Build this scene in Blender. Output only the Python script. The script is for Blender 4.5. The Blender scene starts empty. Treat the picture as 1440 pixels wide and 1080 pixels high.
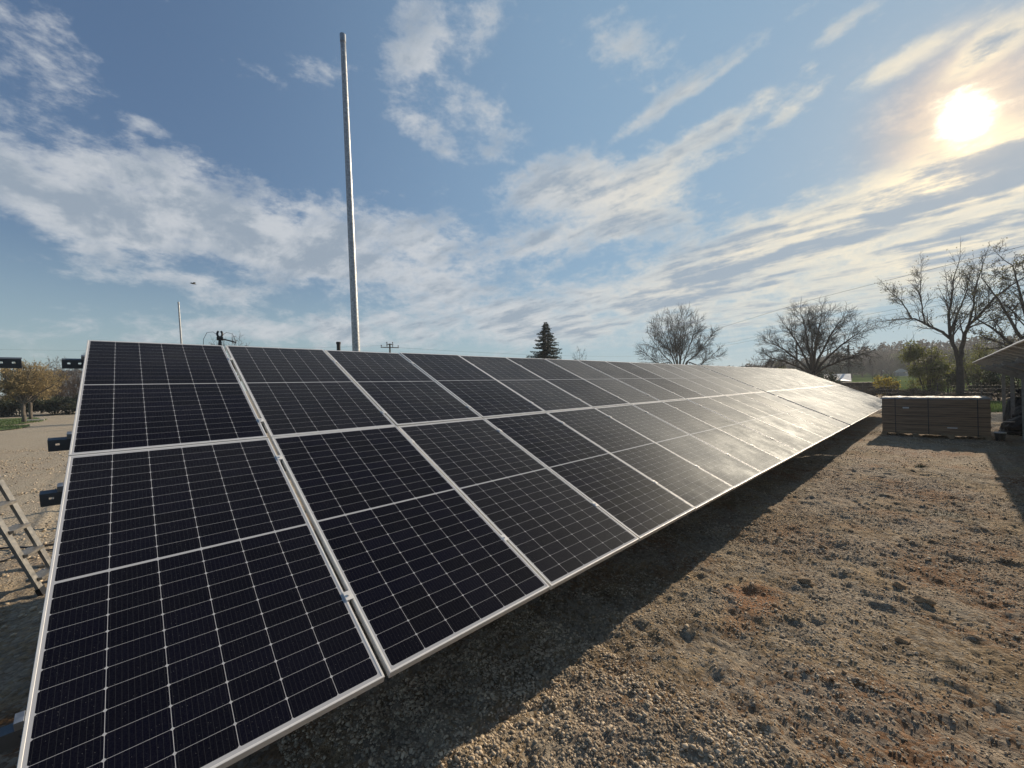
import bpy, bmesh, math, random
import numpy as np
from mathutils import Vector, Matrix, Euler
R = math.radians
random.seed(7)
SC = bpy.context.scene
COL = SC.collection

# ------------------------------------------------------------------ camera
# world: +X runs along the solar rows, +Y to the left of them, Z up, camera 2 m above the origin
cam = bpy.data.cameras.new("camera")
cam.sensor_width = 36.0
cam.lens = 573.6 / 1440 * 36.0
cam.clip_start = 0.05
cam.clip_end = 6000
camo = bpy.data.objects.new("camera", cam)
COL.objects.link(camo)
cx_, cy_, cz_ = (.7263465, -.6869767, -.0219946), (-.0146255, .0165451, -.9997561), (.6871731, .7264911, .0019701)
camo.matrix_world = Matrix(((cx_[0], -cy_[0], -cz_[0], 0), (cx_[1], -cy_[1], -cz_[1], 0), (cx_[2], -cy_[2], -cz_[2], 2.0), (0, 0, 0, 1)))
SC.camera = camo
SC.view_settings.view_transform = 'Standard'
SC.view_settings.look = 'None'
SC.view_settings.exposure = 0.30
SC.view_settings.gamma = 1.0
SC.view_settings.use_curve_mapping = False

SUN_AZ, SUN_EL = -1.8, 22.7

# ------------------------------------------------------------------ node helper
class NT:
    """tiny expression builder over a node tree"""
    def __init__(s, nt): s.nt = nt; s.nt.nodes.clear()
    def n(s, t, **kw):
        o = s.nt.nodes.new(t)
        for k, v in kw.items(): setattr(o, k, v)
        return o
    def put(s, sock, v):
        if isinstance(v, bpy.types.NodeSocket): s.nt.links.new(v, sock)
        elif v is not None: sock.default_value = v
    def m(s, op, a, b=None, c=None, clamp=False):
        o = s.n('ShaderNodeMath', operation=op); o.use_clamp = clamp
        s.put(o.inputs[0], a)
        if b is not None: s.put(o.inputs[1], b)
        if c is not None: s.put(o.inputs[2], c)
        return o.outputs[0]
    def add(s, a, b): return s.m('ADD', a, b)
    def sub(s, a, b): return s.m('SUBTRACT', a, b)
    def mul(s, a, b): return s.m('MULTIPLY', a, b)
    def vm(s, op, a, b=None, sc=None):
        o = s.n('ShaderNodeVectorMath', operation=op)
        s.put(o.inputs[0], a)
        if b is not None: s.put(o.inputs[1], b)
        if sc is not None: s.put(o.inputs['Scale'], sc)
        return o.outputs['Value'] if op in ('DOT_PRODUCT', 'LENGTH', 'DISTANCE') else o.outputs['Vector']
    def rng(s, v, a, b, c=0., d=1., smooth=True):
        o = s.n('ShaderNodeMapRange')
        if smooth: o.interpolation_type = 'SMOOTHSTEP'
        for i, q in enumerate((v, a, b, c, d)): s.put(o.inputs[i], q)
        return o.outputs[0]
    def noise(s, vec, scale, detail=4, rough=.55, dist=0.):
        o = s.n('ShaderNodeTexNoise')
        s.put(o.inputs['Vector'], vec); s.put(o.inputs['Scale'], scale)
        o.inputs['Detail'].default_value = detail; o.inputs['Roughness'].default_value = rough
        o.inputs['Distortion'].default_value = dist
        return o.outputs['Fac']
    def mix(s, f, a, b, mode='MIX'):
        o = s.n('ShaderNodeMix', data_type='RGBA', blend_type=mode)
        s.put(o.inputs['Factor'], f)
        s.put(o.inputs[6], a if not isinstance(a, tuple) else (*a[:3], 1)); s.put(o.inputs[7], b if not isinstance(b, tuple) else (*b[:3], 1))
        return o.outputs[2]
    def xyz(s, v):
        o = s.n('ShaderNodeSeparateXYZ'); s.put(o.inputs[0], v); return o.outputs
    def comb(s, x, y, z=0.):
        o = s.n('ShaderNodeCombineXYZ')
        for i, q in enumerate((x, y, z)): s.put(o.inputs[i], q)
        return o.outputs[0]

# ------------------------------------------------------------------ world: physical sky with procedural clouds
world = bpy.data.worlds.new("World")
SC.world = world
world.use_nodes = True
T = NT(world.node_tree)
SKY_STRENGTH = 0.10
sky = T.n('ShaderNodeTexSky')
sky.sky_type = 'NISHITA'; sky.sun_disc = False
sky.sun_elevation = R(SUN_EL); sky.sun_rotation = R(90 - SUN_AZ)
sky.altitude = 200; sky.air_density = 1.0; sky.dust_density = 0.3; sky.ozone_density = 2.0
D = T.vm('NORMALIZE', T.n('ShaderNodeTexCoord').outputs['Generated'])
dx, dy, dz = T.xyz(D)
sdir = (math.cos(R(SUN_EL)) * math.cos(R(SUN_AZ)), math.cos(R(SUN_EL)) * math.sin(R(SUN_AZ)), math.sin(R(SUN_EL)))
sdot = T.m('MAXIMUM', T.vm('DOT_PRODUCT', D, sdir), 0.)
ang = T.m('ARCCOSINE', T.m('MINIMUM', sdot, 1.))                      # angle from the sun, radians
inv = T.m('DIVIDE', 1., T.add(T.m('MAXIMUM', dz, 0.), .11))
px = T.mul(dx, inv); py = T.mul(dy, inv)
flat = T.comb(px, py, 0.)
streak = T.comb(T.mul(px, 1.0), T.mul(py, .36), 0.)
# cloud banks: direction, two scaled tangents, weight
BANKS = [
(-0.052, 0.955, 0.292, 7.413, 0.447, -0.139, -3.373, 5.445, -18.4, 0.9),
(0.062, 0.925, 0.376, 7.465, -1.916, 3.48, 3.155, 7.248, -18.342, 0.75),
(0.157, 0.94, 0.303, 4.256, -0.679, -0.103, -1.841, 5.271, -15.39, 0.9),
(0.316, 0.9, 0.299, 4.464, -1.597, 0.085, 0.031, 4.263, -12.86, 0.9),
(0.458, 0.821, 0.341, 6.926, -4.071, 0.491, 1.949, 4.093, -12.478, 0.75),
(0.567, 0.788, 0.24, 3.073, -2.425, 0.694, 3.252, 1.239, -11.768, 0.5),
(0.126, 0.972, 0.201, 4.226, -0.651, 0.5, 0.237, 5.288, -25.729, 0.4),
(-0.072, 0.863, 0.5, 10.8, 4.129, -5.583, -7.861, 6.803, -12.874, 0.42),
(-0.118, 0.93, 0.349, 21.931, -0.233, 7.999, -0.965, 5.847, -15.887, 0.5),
(0.039, 0.897, 0.441, 21.753, -4.377, 7.006, 0.104, 22.826, -46.481, 0.5),
(0.244, 0.781, 0.574, 6.417, -4.676, 3.636, 18.01, 13.439, -25.929, 0.45),
(0.407, 0.662, 0.629, 5.838, -8.109, 4.749, 15.551, 0.559, -10.65, 0.7),
(0.485, 0.567, 0.666, 4.92, -9.831, 4.788, 21.597, -3.66, -12.602, 0.5),
(0.549, 0.626, 0.554, 9.699, -5.989, -2.84, 0.289, 11.523, -13.298, 0.65),
(0.471, 0.717, 0.514, 7.958, -3.445, -2.482, -4.166, 18.042, -21.374, 0.6),
(0.571, 0.655, 0.495, 13.498, -9.281, -3.311, 3.776, 29.82, -43.782, 0.5),
(0.674, 0.404, 0.618, 8.769, -7.938, -4.37, 5.132, 14.9, -15.34, 0.45),
(0.762, 0.367, 0.533, 2.525, -6.426, 0.814, 36.526, -6.484, -47.75, 0.55),
(0.787, 0.271, 0.554, 4.81, -14.764, 0.384, 50.6, -10.265, -66.951, 0.5),
(0.815, 0.351, 0.461, 1.554, -4.554, 0.714, 17.826, -4.753, -27.945, 0.6),
(0.712, 0.557, 0.428, 4.631, -5.495, -0.548, 5.045, 4.435, -14.166, 0.9),
(0.805, 0.439, 0.399, 2.912, -6.504, 1.289, 6.614, -1.34, -11.867, 0.8),
(0.757, 0.555, 0.345, 3.027, -4.39, 0.42, 6.644, 1.348, -16.77, 0.7),
(0.861, 0.158, 0.484, 1.223, -13.727, 2.319, 26.281, -14.57, -42.008, 0.5),
(0.874, 0.034, 0.485, 1.606, -12.934, -1.983, 25.978, -8.559, -46.229, 0.7),
(0.886, -0.051, 0.46, -0.444, -20.656, -1.448, 17.927, -9.683, -35.582, 0.8),
(0.827, 0.104, 0.552, 3.499, -20.001, -1.477, 40.963, -14.257, -58.696, 0.4),
(0.953, -0.0, 0.304, 0.098, -5.604, -0.31, 5.134, -2.19, -16.104, 1.0),
(0.939, 0.213, 0.269, 0.759, -3.732, 0.3, 4.493, -1.823, -14.252, 0.85),
(0.856, 0.473, 0.207, 1.337, -2.423, 0.003, 2.925, 0.623, -13.546, 0.7),
(0.979, -0.022, 0.203, 0.024, -6.636, -0.839, 3.236, -0.759, -15.684, 0.9),
(0.656, 0.739, 0.149, 1.453, -1.283, -0.033, 1.341, 2.053, -16.078, 0.7),
(0.958, 0.244, 0.15, 0.879, -3.409, -0.065, 2.436, -0.24, -15.128, 0.6),
(0.221, 0.967, 0.125, 2.416, -0.567, 0.119, 0.263, 3.255, -25.742, 0.5),
(0.945, -0.098, 0.313, -2.692, -18.911, 2.214, 7.853, -6.198, -25.678, 1.0)
]
bank = None
for b in BANKS:
    c, A, Bv, w = b[0:3], b[3:6], b[6:9], b[9]
    ta = T.vm('DOT_PRODUCT', D, A); tb = T.vm('DOT_PRODUCT', D, Bv)
    q = T.m('MULTIPLY_ADD', tb, tb, T.mul(ta, ta))
    g = T.mul(T.m('POWER', .42, q), w)
    bank = g if bank is None else T.m('MAXIMUM', T.add(T.mul(bank, 1.0), T.mul(g, .3)), T.add(g, T.mul(bank, .3)))
warp = T.n('ShaderNodeTexNoise'); T.put(warp.inputs['Vector'], flat); warp.inputs['Scale'].default_value = 1.3; warp.inputs['Detail'].default_value = 2
wv = T.vm('SCALE', T.vm('SUBTRACT', warp.outputs['Color'], (.5, .5, .5)), sc=.45)
puff = T.vm('ADD', T.vm('MULTIPLY', D, (1., 1., 1.9)), T.vm('SCALE', wv, sc=.10))
n1 = T.noise(puff, 6.5, 9, .64)
n2 = T.noise(T.vm('ADD', streak, T.vm('SCALE', wv, sc=.35)), 4.6, 7, .60)
n3 = T.noise(puff, 24., 6, .66)
near_sun = T.rng(ang, 1.25, .25)
n = T.add(T.mul(n1, T.sub(1., T.mul(near_sun, .6))), T.mul(n2, T.mul(near_sun, .6)))
dens = T.add(T.add(T.mul(bank, 1.02), T.mul(T.sub(n, .5), 2.0)), T.mul(T.sub(n3, .5), .9))
alpha = T.rng(dens, T.add(.26, T.mul(near_sun, -.08)), T.add(.86, T.mul(near_sun, .10)))
thick = T.rng(T.add(dens, T.mul(T.sub(n2, .5), 2.4)), .45, 1.25)
# colours of lit cloud edges and of the greyer cloud bellies, brighter and warmer towards the sun
warm = T.m('POWER', sdot, 7.)
litc = T.mix(warm, (.50, .52, .545), (.90, .78, .56))
belly = T.mix(warm, (.27, .32, .38), (.31, .365, .425))
cloud = T.mix(thick, litc, belly)
skyc = T.vm('SCALE', sky.outputs[0], sc=SKY_STRENGTH)
lum = T.vm('DOT_PRODUCT', skyc, (.25, .6, .15))
skyc = T.vm('SCALE', skyc, sc=T.m('DIVIDE', 1.34, T.add(1., T.mul(lum, 2.9))))   # the air round the sun stays below white
low = T.rng(dz, .30, 0.0)
side = T.m('MULTIPLY', T.rng(ang, 1.5, .35), T.rng(ang, .04, .16))
skyc = T.mix(T.mul(side, .55), skyc, (.27, .42, .54))
skyc = T.mix(T.mul(low, .50), skyc, (.37, .49, .55))                  # thin haze layer of the horizon
comp = T.mix(T.mul(alpha, .88), skyc, cloud)
# the sun's own disc and its aureole in thin cloud
angn = T.mul(ang, T.add(1., T.add(T.mul(T.sub(n3, .5), 1.5), T.mul(T.sub(n2, .5), 1.3))))       # thin cloud frays the disc's glare
core = T.m('POWER', 2.718, T.mul(T.m('POWER', T.m('DIVIDE', angn, .019), 2.), -1.))
halo = T.m('POWER', 2.718, T.mul(ang, -7.))
veil = T.sub(1., T.mul(thick, .55))
glow = T.vm('ADD', T.vm('SCALE', (1.0, .90, .66), sc=T.mul(core, 5.0)), T.vm('SCALE', (1.0, .74, .42), sc=T.mul(halo, .12)))
ring = T.m('POWER', 2.718, T.mul(T.m('POWER', T.m('DIVIDE', angn, .070), 2.), -1.))
glow = T.vm('ADD', glow, T.vm('SCALE', (1.0, .66, .24), sc=T.mul(ring, .50)))
glow = T.vm('SCALE', glow, sc=veil)
comp = T.vm('ADD', comp, glow)
bg = T.n('ShaderNodeBackground'); T.put(bg.inputs[0], comp); bg.inputs[1].default_value = 1.0
T.nt.links.new(bg.outputs[0], T.n('ShaderNodeOutputWorld').inputs[0])

# ------------------------------------------------------------------ sun
sl = bpy.data.lights.new("sun", 'SUN'); sl.energy = 4.2; sl.angle = R(.55); sl.color = (1.0, .84, .64)
so = bpy.data.objects.new("sun", sl); COL.objects.link(so)
so.rotation_euler = (-Vector(sdir)).to_track_quat('-Z', 'Y').to_euler()
so.location = (0, 0, 30)

# ------------------------------------------------------------------ materials
def mat(name):
    m = bpy.data.materials.new(name); m.use_nodes = True
    t = NT(m.node_tree)
    t.out = t.n('ShaderNodeOutputMaterial'); t.p = t.n('ShaderNodeBsdfPrincipled')
    t.nt.links.new(t.p.outputs[0], t.out.inputs[0])
    return m, t

def simple(name, col, rough=.6, metal=0., var=.25, scale=6., bump=0., bscale=40., island=0., spec=.5):
    """a colour broken up by noise (and by island where asked), optional fine relief"""
    m, t = mat(name)
    tc = t.n('ShaderNodeTexCoord').outputs['Object']
    f = t.noise(tc, scale, 5, .6)
    a = tuple(c * (1 - var) for c in col); b = tuple(min(1, c * (1 + var)) for c in col)
    c = t.mix(t.rng(f, .3, .7), a, b)
    if island:
        g = t.n('ShaderNodeNewGeometry').outputs['Random Per Island']
        c = t.mix(1., c, t.comb(*[t.rng(g, 0, 1, 1 - island, 1 + island, False)] * 3), 'MULTIPLY')
    t.put(t.p.inputs['Base Color'], c)
    t.p.inputs['Metallic'].default_value = metal
    t.put(t.p.inputs['Roughness'], t.rng(t.noise(tc, scale * 3, 3), .3, .7, max(.03, rough - .1), min(1, rough + .1)))
    t.p.inputs['Specular IOR Level'].default_value = spec
    if bump:
        b_ = t.n('ShaderNodeBump'); b_.inputs['Strength'].default_value = .6; b_.inputs['Distance'].default_value = bump
        t.put(b_.inputs['Height'], t.noise(tc, bscale, 6, .65)); t.put(t.p.inputs['Normal'], b_.outputs[0])
    return m

def leafy(name, col, var=.35, trans=.45):
    m, t = mat(name)
    g = t.n('ShaderNodeNewGeometry').outputs['Random Per Island']
    a = tuple(c * (1 - var) for c in col); b = tuple(min(1, c * (1 + var)) for c in col)
    c = t.mix(g, a, b)
    t.put(t.p.inputs['Base Color'], c); t.p.inputs['Roughness'].default_value = .6
    tr = t.n('ShaderNodeBsdfTranslucent'); t.put(tr.inputs[0], c)
    mx = t.n('ShaderNodeMixShader'); mx.inputs[0].default_value = trans
    t.nt.links.new(t.p.outputs[0], mx.inputs[1]); t.nt.links.new(tr.outputs[0], mx.inputs[2])
    t.nt.links.new(mx.outputs[0], t.out.inputs[0])
    return m

def cell_material():
    m, t = mat("solar_cells_under_glass")
    tc = t.n('ShaderNodeTexCoord').outputs['Object']
    x, y, z = t.xyz(tc)
    oi = t.n('ShaderNodeObjectInfo').outputs['Random']
    # x: 6 columns, pitch .182 ; y: 2 x 12 half cells, pitch .0922
    u = t.m('DIVIDE', t.sub(x, .021), .182); fu = t.m('FRACT', u)
    ux = t.mul(t.m('MINIMUM', fu, t.sub(1., fu)), .182)
    half = t.m('GREATER_THAN', y, 1.139)
    yy = t.sub(y, t.add(.0255, t.mul(half, 1.1205)))
    v = t.m('DIVIDE', yy, .0922); fv = t.m('FRACT', v)
    vy = t.mul(t.m('MINIMUM', fv, t.sub(1., fv)), .0922)
    lx = t.m('LESS_THAN', ux, .0010); ly = t.m('LESS_THAN', vy, .0007)
    ch = t.m('LESS_THAN', t.add(ux, vy), .0075)
    out = t.m('MAXIMUM', t.m('LESS_THAN', yy, 0.), t.m('GREATER_THAN', yy, 1.1064))
    out = t.m('MAXIMUM', out, t.m('MAXIMUM', t.m('LESS_THAN', x, .0205), t.m('GREATER_THAN', x, 1.1135)))
    gap = t.m('MAXIMUM', t.m('MAXIMUM', lx, ly), t.m('MAXIMUM', ch, out))
    bb = t.m('FRACT', t.mul(fu, 10.)); bl = t.m('LESS_THAN', t.m('ABSOLUTE', t.sub(bb, .5)), .035)
    cellid = t.n('ShaderNodeTexWhiteNoise'); cellid.noise_dimensions = '3D'
    t.put(cellid.inputs['Vector'], t.comb(t.m('FLOOR', u), t.m('FLOOR', v), t.mul(oi, 57.)))
    cell = t.mix(cellid.outputs['Value'], (.0015, .0016, .0055), (.003, .003, .011))
    cell = t.mix(t.mul(oi, .5), cell, (.002, .002, .007))
    cell = t.mix(t.mul(bl, .6), cell, (.045, .045, .048))
    c = t.mix(gap, cell, (.46, .46, .47))
    # dust, dried drops and a painted sheen at flat view angles
    wc = t.vm('ADD', tc, t.comb(t.mul(oi, 31.), t.mul(oi, 17.), 0.))
    dustn = t.noise(wc, 1.7, 6, .65)
    vo = t.n('ShaderNodeTexVoronoi'); t.put(vo.inputs['Vector'], wc); vo.inputs['Scale'].default_value = 130
    sp = t.m('MULTIPLY', t.m('LESS_THAN', vo.outputs['Distance'], .16), t.m('GREATER_THAN', t.xyz(vo.outputs['Color'])[0], .86))
    lw = t.n('ShaderNodeLayerWeight'); lw.inputs['Blend'].default_value = .5
    cosv = t.m('MAXIMUM', t.sub(1., lw.outputs['Facing']), .02)          # dust film plus painted grey sheen, standing in for sky reflection at flat angles
    film = t.m('MINIMUM', t.m('DIVIDE', t.mul(t.rng(t.add(dustn, t.mul(t.sub(oi, .5), .3)), .25, .75, .6, 1.35), .0017), t.m('POWER', cosv, 2.7)), .48)
    c = t.mix(t.add(film, t.mul(sp, .24)), c, (.44, .43, .40))
    t.put(t.p.inputs['Base Color'], c)
    rough = t.rng(t.add(dustn, t.mul(t.sub(oi, .5), .25)), .3, .7, .52, .64)
    t.p.inputs['Specular IOR Level'].default_value = 0.; t.p.inputs['Roughness'].default_value = .8
    gl = t.n('ShaderNodeBsdfGlossy'); gl.inputs['Color'].default_value = (.90, .95, .98, 1); t.put(gl.inputs['Roughness'], rough)
    fr = t.n('ShaderNodeFresnel'); fr.inputs['IOR'].default_value = 1.30      # etched anti-reflection glass: weak, broad reflection
    mx = t.n('ShaderNodeMixShader'); t.put(mx.inputs[0], t.mul(t.m('MINIMUM', t.m('MULTIPLY_ADD', t.mul(fr.outputs[0], fr.outputs[0]), 1.1, t.mul(fr.outputs[0], .24)), .068), t.mul(t.rng(oi, 0., 1., .78, 1.22, False), t.rng(t.noise(wc, 210., 2, .6), .35, .68, .45, 1.7))))
    t.nt.links.new(t.p.outputs[0], mx.inputs[1]); t.nt.links.new(gl.outputs[0], mx.inputs[2]); t.nt.links.new(mx.outputs[0], t.out.inputs[0])
    b_ = t.n('ShaderNodeBump'); b_.inputs['Strength'].default_value = .35; b_.inputs['Distance'].default_value = .0006
    gr = t.n('ShaderNodeTexNoise'); t.put(gr.inputs['Vector'], wc); gr.inputs['Scale'].default_value = 260; gr.inputs['Detail'].default_value = 2
    t.put(b_.inputs['Height'], gr.outputs[0]); t.put(t.p.inputs['Normal'], b_.outputs[0]); t.put(gl.inputs['Normal'], b_.outputs[0])
    return m

def ground_material():
    m, t = mat("gravel_and_clay")
    P = t.n('ShaderNodeNewGeometry').outputs['Position']
    big = t.noise(P, .55, 5, .6, .6); mid = t.noise(P, 2.3, 5, .65); fin = t.noise(P, 26., 6, .7)
    base = t.mix(t.rng(mid, .3, .7), (.215, .150, .088), (.47, .35, .21))
    base = t.mix(t.rng(big, .46, .62), base, (.30, .165, .085))
    base = t.mix(t.mul(t.rng(t.noise(P, .9, 6, .7), .56, .70), .55), base, (.28, .15, .08))
    base = t.mix(t.rng(fin, .38, .62), t.mix(1., base, (.55, .55, .56), 'MULTIPLY'), base)
    spot = t.rng(t.add(t.vm('LENGTH', t.vm('MULTIPLY', t.vm('SUBTRACT', P, (4.0, 1.25, 0.)), (.8, 1.5, 0.))), t.mul(mid, .8)), .95, .45)
    base = t.mix(t.mul(spot, .8), base, (.33, .155, .07))                 # patch of red clay
    # gravel reads as grey and pale specks where the loose stone lies thick
    vo = t.n('ShaderNodeTexVoronoi'); t.put(vo.inputs['Vector'], P); vo.inputs['Scale'].default_value = 34
    vc = t.xyz(vo.outputs['Color'])
    st = t.mix(vc[0], (.19, .165, .135), (.48, .42, .33))
    gm = t.rng(t.add(t.noise(P, 1.1, 4, .6), t.mul(vc[1], .25)), .54, .70)
    base = t.mix(t.mul(gm, .7), base, st)
    # the yard to the left is paler
    pos = t.xyz(P)
    left = t.rng(pos[1], 5., 9.)
    base = t.mix(t.mul(left, .75), base, t.mix(t.rng(fin, .35, .65), (.34, .285, .21), (.62, .54, .41)))
    t.put(t.p.inputs['Base Color'], base); t.p.inputs['Roughness'].default_value = .93
    t.p.inputs['Specular IOR Level'].default_value = .2
    h = t.add(t.add(t.mul(fin, .9), t.mul(t.noise(P, 90., 4, .6), .35)), t.mul(t.m('SUBTRACT', .7, vo.outputs['Distance']), .55))
    b_ = t.n('ShaderNodeBump'); b_.inputs['Strength'].default_value = 1.; b_.inputs['Distance'].default_value = .032
    t.put(b_.inputs['Height'], h); t.put(t.p.inputs['Normal'], b_.outputs[0])
    return m

def carton_material():
    m, t = mat("wrapped_cardboard")
    tc = t.n('ShaderNodeTexCoord').outputs['Object']
    st = t.vm('MULTIPLY', tc, (1., .5, 9.))
    c = t.mix(t.rng(t.noise(st, 2.2, 5, .6), .3, .7), (.15, .095, .058), (.37, .25, .155))
    t.put(t.p.inputs['Base Color'], c); t.p.inputs['Roughness'].default_value = .42
    t.p.inputs['Specular IOR Level'].default_value = .3
    b_ = t.n('ShaderNodeBump'); b_.inputs['Distance'].default_value = .02
    t.put(b_.inputs['Height'], t.noise(st, 3.5, 5, .6)); t.put(t.p.inputs['Normal'], b_.outputs[0])
    return m

MCELL = cell_material()
MFRAME = simple("anodised_aluminium", (.76, .74, .70), .58, .15, .06, 8)
MBACK = simple("white_backsheet", (.30, .305, .31), .5, 0, .08, 3)
MSTEEL = simple("galvanised_steel", (.33, .35, .37), .42, .75, .22, 14)
MRAIL = simple("zinc_magnesium_rail", (.12, .135, .15), .5, .4, .15, 9)
MMAST = simple("weathered_galvanised_mast", (.40, .41, .41), .5, .6, .3, 30)
MBLACK = simple("black_plastic", (.012, .012, .014), .4, 0, .2, 10)
MALU = simple("ladder_aluminium", (.30, .285, .26), .45, .7, .18, 12)
MGROUND = ground_material()
MSTONE = simple("crushed_stone", (.48, .39, .28), .9, 0, .25, 3, .004, 60, .36, .25)
MCLOD = simple("clay_lumps", (.29, .20, .12), .95, 0, .3, 9, .006, 50, .3, .2)
MBARK = simple("dark_bark", (.055, .042, .032), .9, 0, .3, 8, .01, 20)
MBARK2 = simple("grey_bark", (.12, .10, .08), .9, 0, .3, 8, .01, 20)
MTWIG = simple("bare_twigs", (.040, .031, .023), .85, 0, .3, 3)
MTWIGY = simple("yellowish_twigs", (.34, .26, .13), .85, 0, .3, 3, island=.35)
MTWIGR = simple("reddish_twigs", (.12, .085, .06), .85, 0, .3, 3, island=.3)
MNEEDLE = leafy("spruce_needles", (.022, .034, .020), .4, .15)
MBUD = leafy("young_buds", (.16, .15, .05), .3, .5)
MLEAFG = leafy("spring_leaves", (.17, .18, .045), .45, .5)
MLEAFD = leafy("dark_leaves", (.035, .045, .02), .45, .3)
MLEAFY = leafy("yellow_blossom", (.42, .33, .05), .3, .55)
MDRY = leafy("dry_bramble", (.10, .07, .045), .4, .3)
MFAR = leafy("distant_crowns", (.10, .10, .075), .35, .3)
MGRASS = simple("meadow", (.10, .14, .045), .9, 0, .35, .6, .02, 8)
MBLADE = leafy("grass_blades", (.10, .15, .04), .4, .4)
MCARTON = carton_material()
MSTRAP = simple("dark_strap", (.03, .028, .028), .5)
MFILM = simple("white_stretch_film", (.30, .29, .27), .7, 0, .05, 5, .006, 14)
MWOOD = simple("pallet_wood", (.26, .19, .12), .85, 0, .25, 9, .003, 40)
MBAG = simple("black_sacking", (.010, .010, .012), .6, 0, .3, 4, .02, 9, 0, .2)
MCONC = simple("pale_concrete", (.45, .43, .39), .9, 0, .15, 6)
MWALLG = simple("grey_render", (.34, .34, .33), .85, 0, .08, .5)
MGLASS = simple("dark_window_glass", (.03, .035, .045), .12, 0, .2, 2)
MROOF = simple("grey_sheet_roof", (.40, .42, .45), .35, .3, .1, 3)
MSHED = simple("dark_shed_boards", (.045, .03, .025), .85, 0, .3, 3)
MPOLEW = simple("old_timber_pole", (.09, .075, .06), .9, 0, .3, 10)
MWIRE = simple("dark_wire", (.05, .05, .055), .6)
MCERAM = simple("brown_ceramic", (.05, .03, .025), .3)
MWHITE = simple("painted_white", (.7, .7, .68), .5, 0, .08, 10)
MHILL = simple("field_green", (.09, .13, .035), 1., 0, .3, .05, .05, 2, 0, 0.)

# ------------------------------------------------------------------ mesh helpers
class MB:
    def __init__(s): s.v = []; s.f = []
    def quad(s, a, b, c, d):
        n = len(s.v); s.v += [tuple(a), tuple(b), tuple(c), tuple(d)]; s.f.append((n, n + 1, n + 2, n + 3)); return s
    def tri(s, a, b, c):
        n = len(s.v); s.v += [tuple(a), tuple(b), tuple(c)]; s.f.append((n, n + 1, n + 2)); return s
    def box(s, x0, x1, y0, y1, z0, z1, ch=0.):
        if ch <= 0:
            n = len(s.v)
            s.v += [(x, y, z) for z in (z0, z1) for y in (y0, y1) for x in (x0, x1)]
            s.f += [tuple(n + i for i in q) for q in ((0, 2, 3, 1), (4, 5, 7, 6), (0, 1, 5, 4), (2, 6, 7, 3), (0, 4, 6, 2), (1, 3, 7, 5))]
            return s
        bm = bmesh.new(); bmesh.ops.create_cube(bm, size=1.)
        for v in bm.verts: v.co = ((x0 + x1) / 2 + v.co.x * (x1 - x0), (y0 + y1) / 2 + v.co.y * (y1 - y0), (z0 + z1) / 2 + v.co.z * (z1 - z0))
        bmesh.ops.bevel(bm, geom=bm.edges[:], offset=ch, segments=2, affect='EDGES', profile=.5)
        n = len(s.v); bm.verts.index_update()
        s.v += [tuple(v.co) for v in bm.verts]; s.f += [tuple(n + v.index for v in f.verts) for f in bm.faces]; bm.free()
        return s
    def obox(s, p, q, w, h, up=(0, 0, 1)):
        """a bar from p to q, w wide, h deep"""
        p, q = Vector(p), Vector(q); d = (q - p).normalized(); up = Vector(up)
        sx = d.cross(up).normalized() * (w / 2); uz = sx.normalized().cross(d).normalized() * (h / 2)
        n = len(s.v)
        for c in (p, q):
            for a, b in ((-1, -1), (1, -1), (1, 1), (-1, 1)): s.v.append(tuple(c + sx * a + uz * b))
        s.f += [(n, n + 1, n + 2, n + 3), (n + 7, n + 6, n + 5, n + 4)]
        for i in range(4): j = (i + 1) % 4; s.f.append((n + i, n + 4 + i, n + 4 + j, n + j))
        return s
    def tube(s, pts, rad, sides=8, cap=True):
        pts = [Vector(p) for p in pts]
        if not hasattr(rad, '__len__'): rad = [rad] * len(pts)
        ref = None; base = len(s.v)
        for i, p in enumerate(pts):
            d = (pts[min(i + 1, len(pts) - 1)] - pts[max(i - 1, 0)]).normalized()
            if ref is None: ref = d.orthogonal().normalized()
            ref = (ref - d * ref.dot(d)); ref = ref.normalized() if ref.length > 1e-6 else d.orthogonal().normalized()
            b = d.cross(ref)
            for k in range(sides):
                a = 2 * math.pi * k / sides
                s.v.append(tuple(p + (ref * math.cos(a) + b * math.sin(a)) * rad[i]))
        for i in range(len(pts) - 1):
            for k in range(sides):
                k2 = (k + 1) % sides; o = base + i * sides
                s.f.append((o + k, o + k2, o + sides + k2, o + sides + k))
        if cap:
            s.f.append(tuple(base + k for k in reversed(range(sides))))
            o = base + (len(pts) - 1) * sides; s.f.append(tuple(o + k for k in range(sides)))
        return s
    def mesh(s, name, m, smooth=False):
        me = bpy.data.meshes.new(name); me.from_pydata(s.v, [], s.f); me.materials.append(m)
        if smooth: me.polygons.foreach_set('use_smooth', [True] * len(me.polygons))
        me.update(); return me
    def build(s, name, m, parent=None, loc=None, rot=None, smooth=False):
        return link(name, s.mesh(name, m, smooth), parent, loc, rot)

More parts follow.
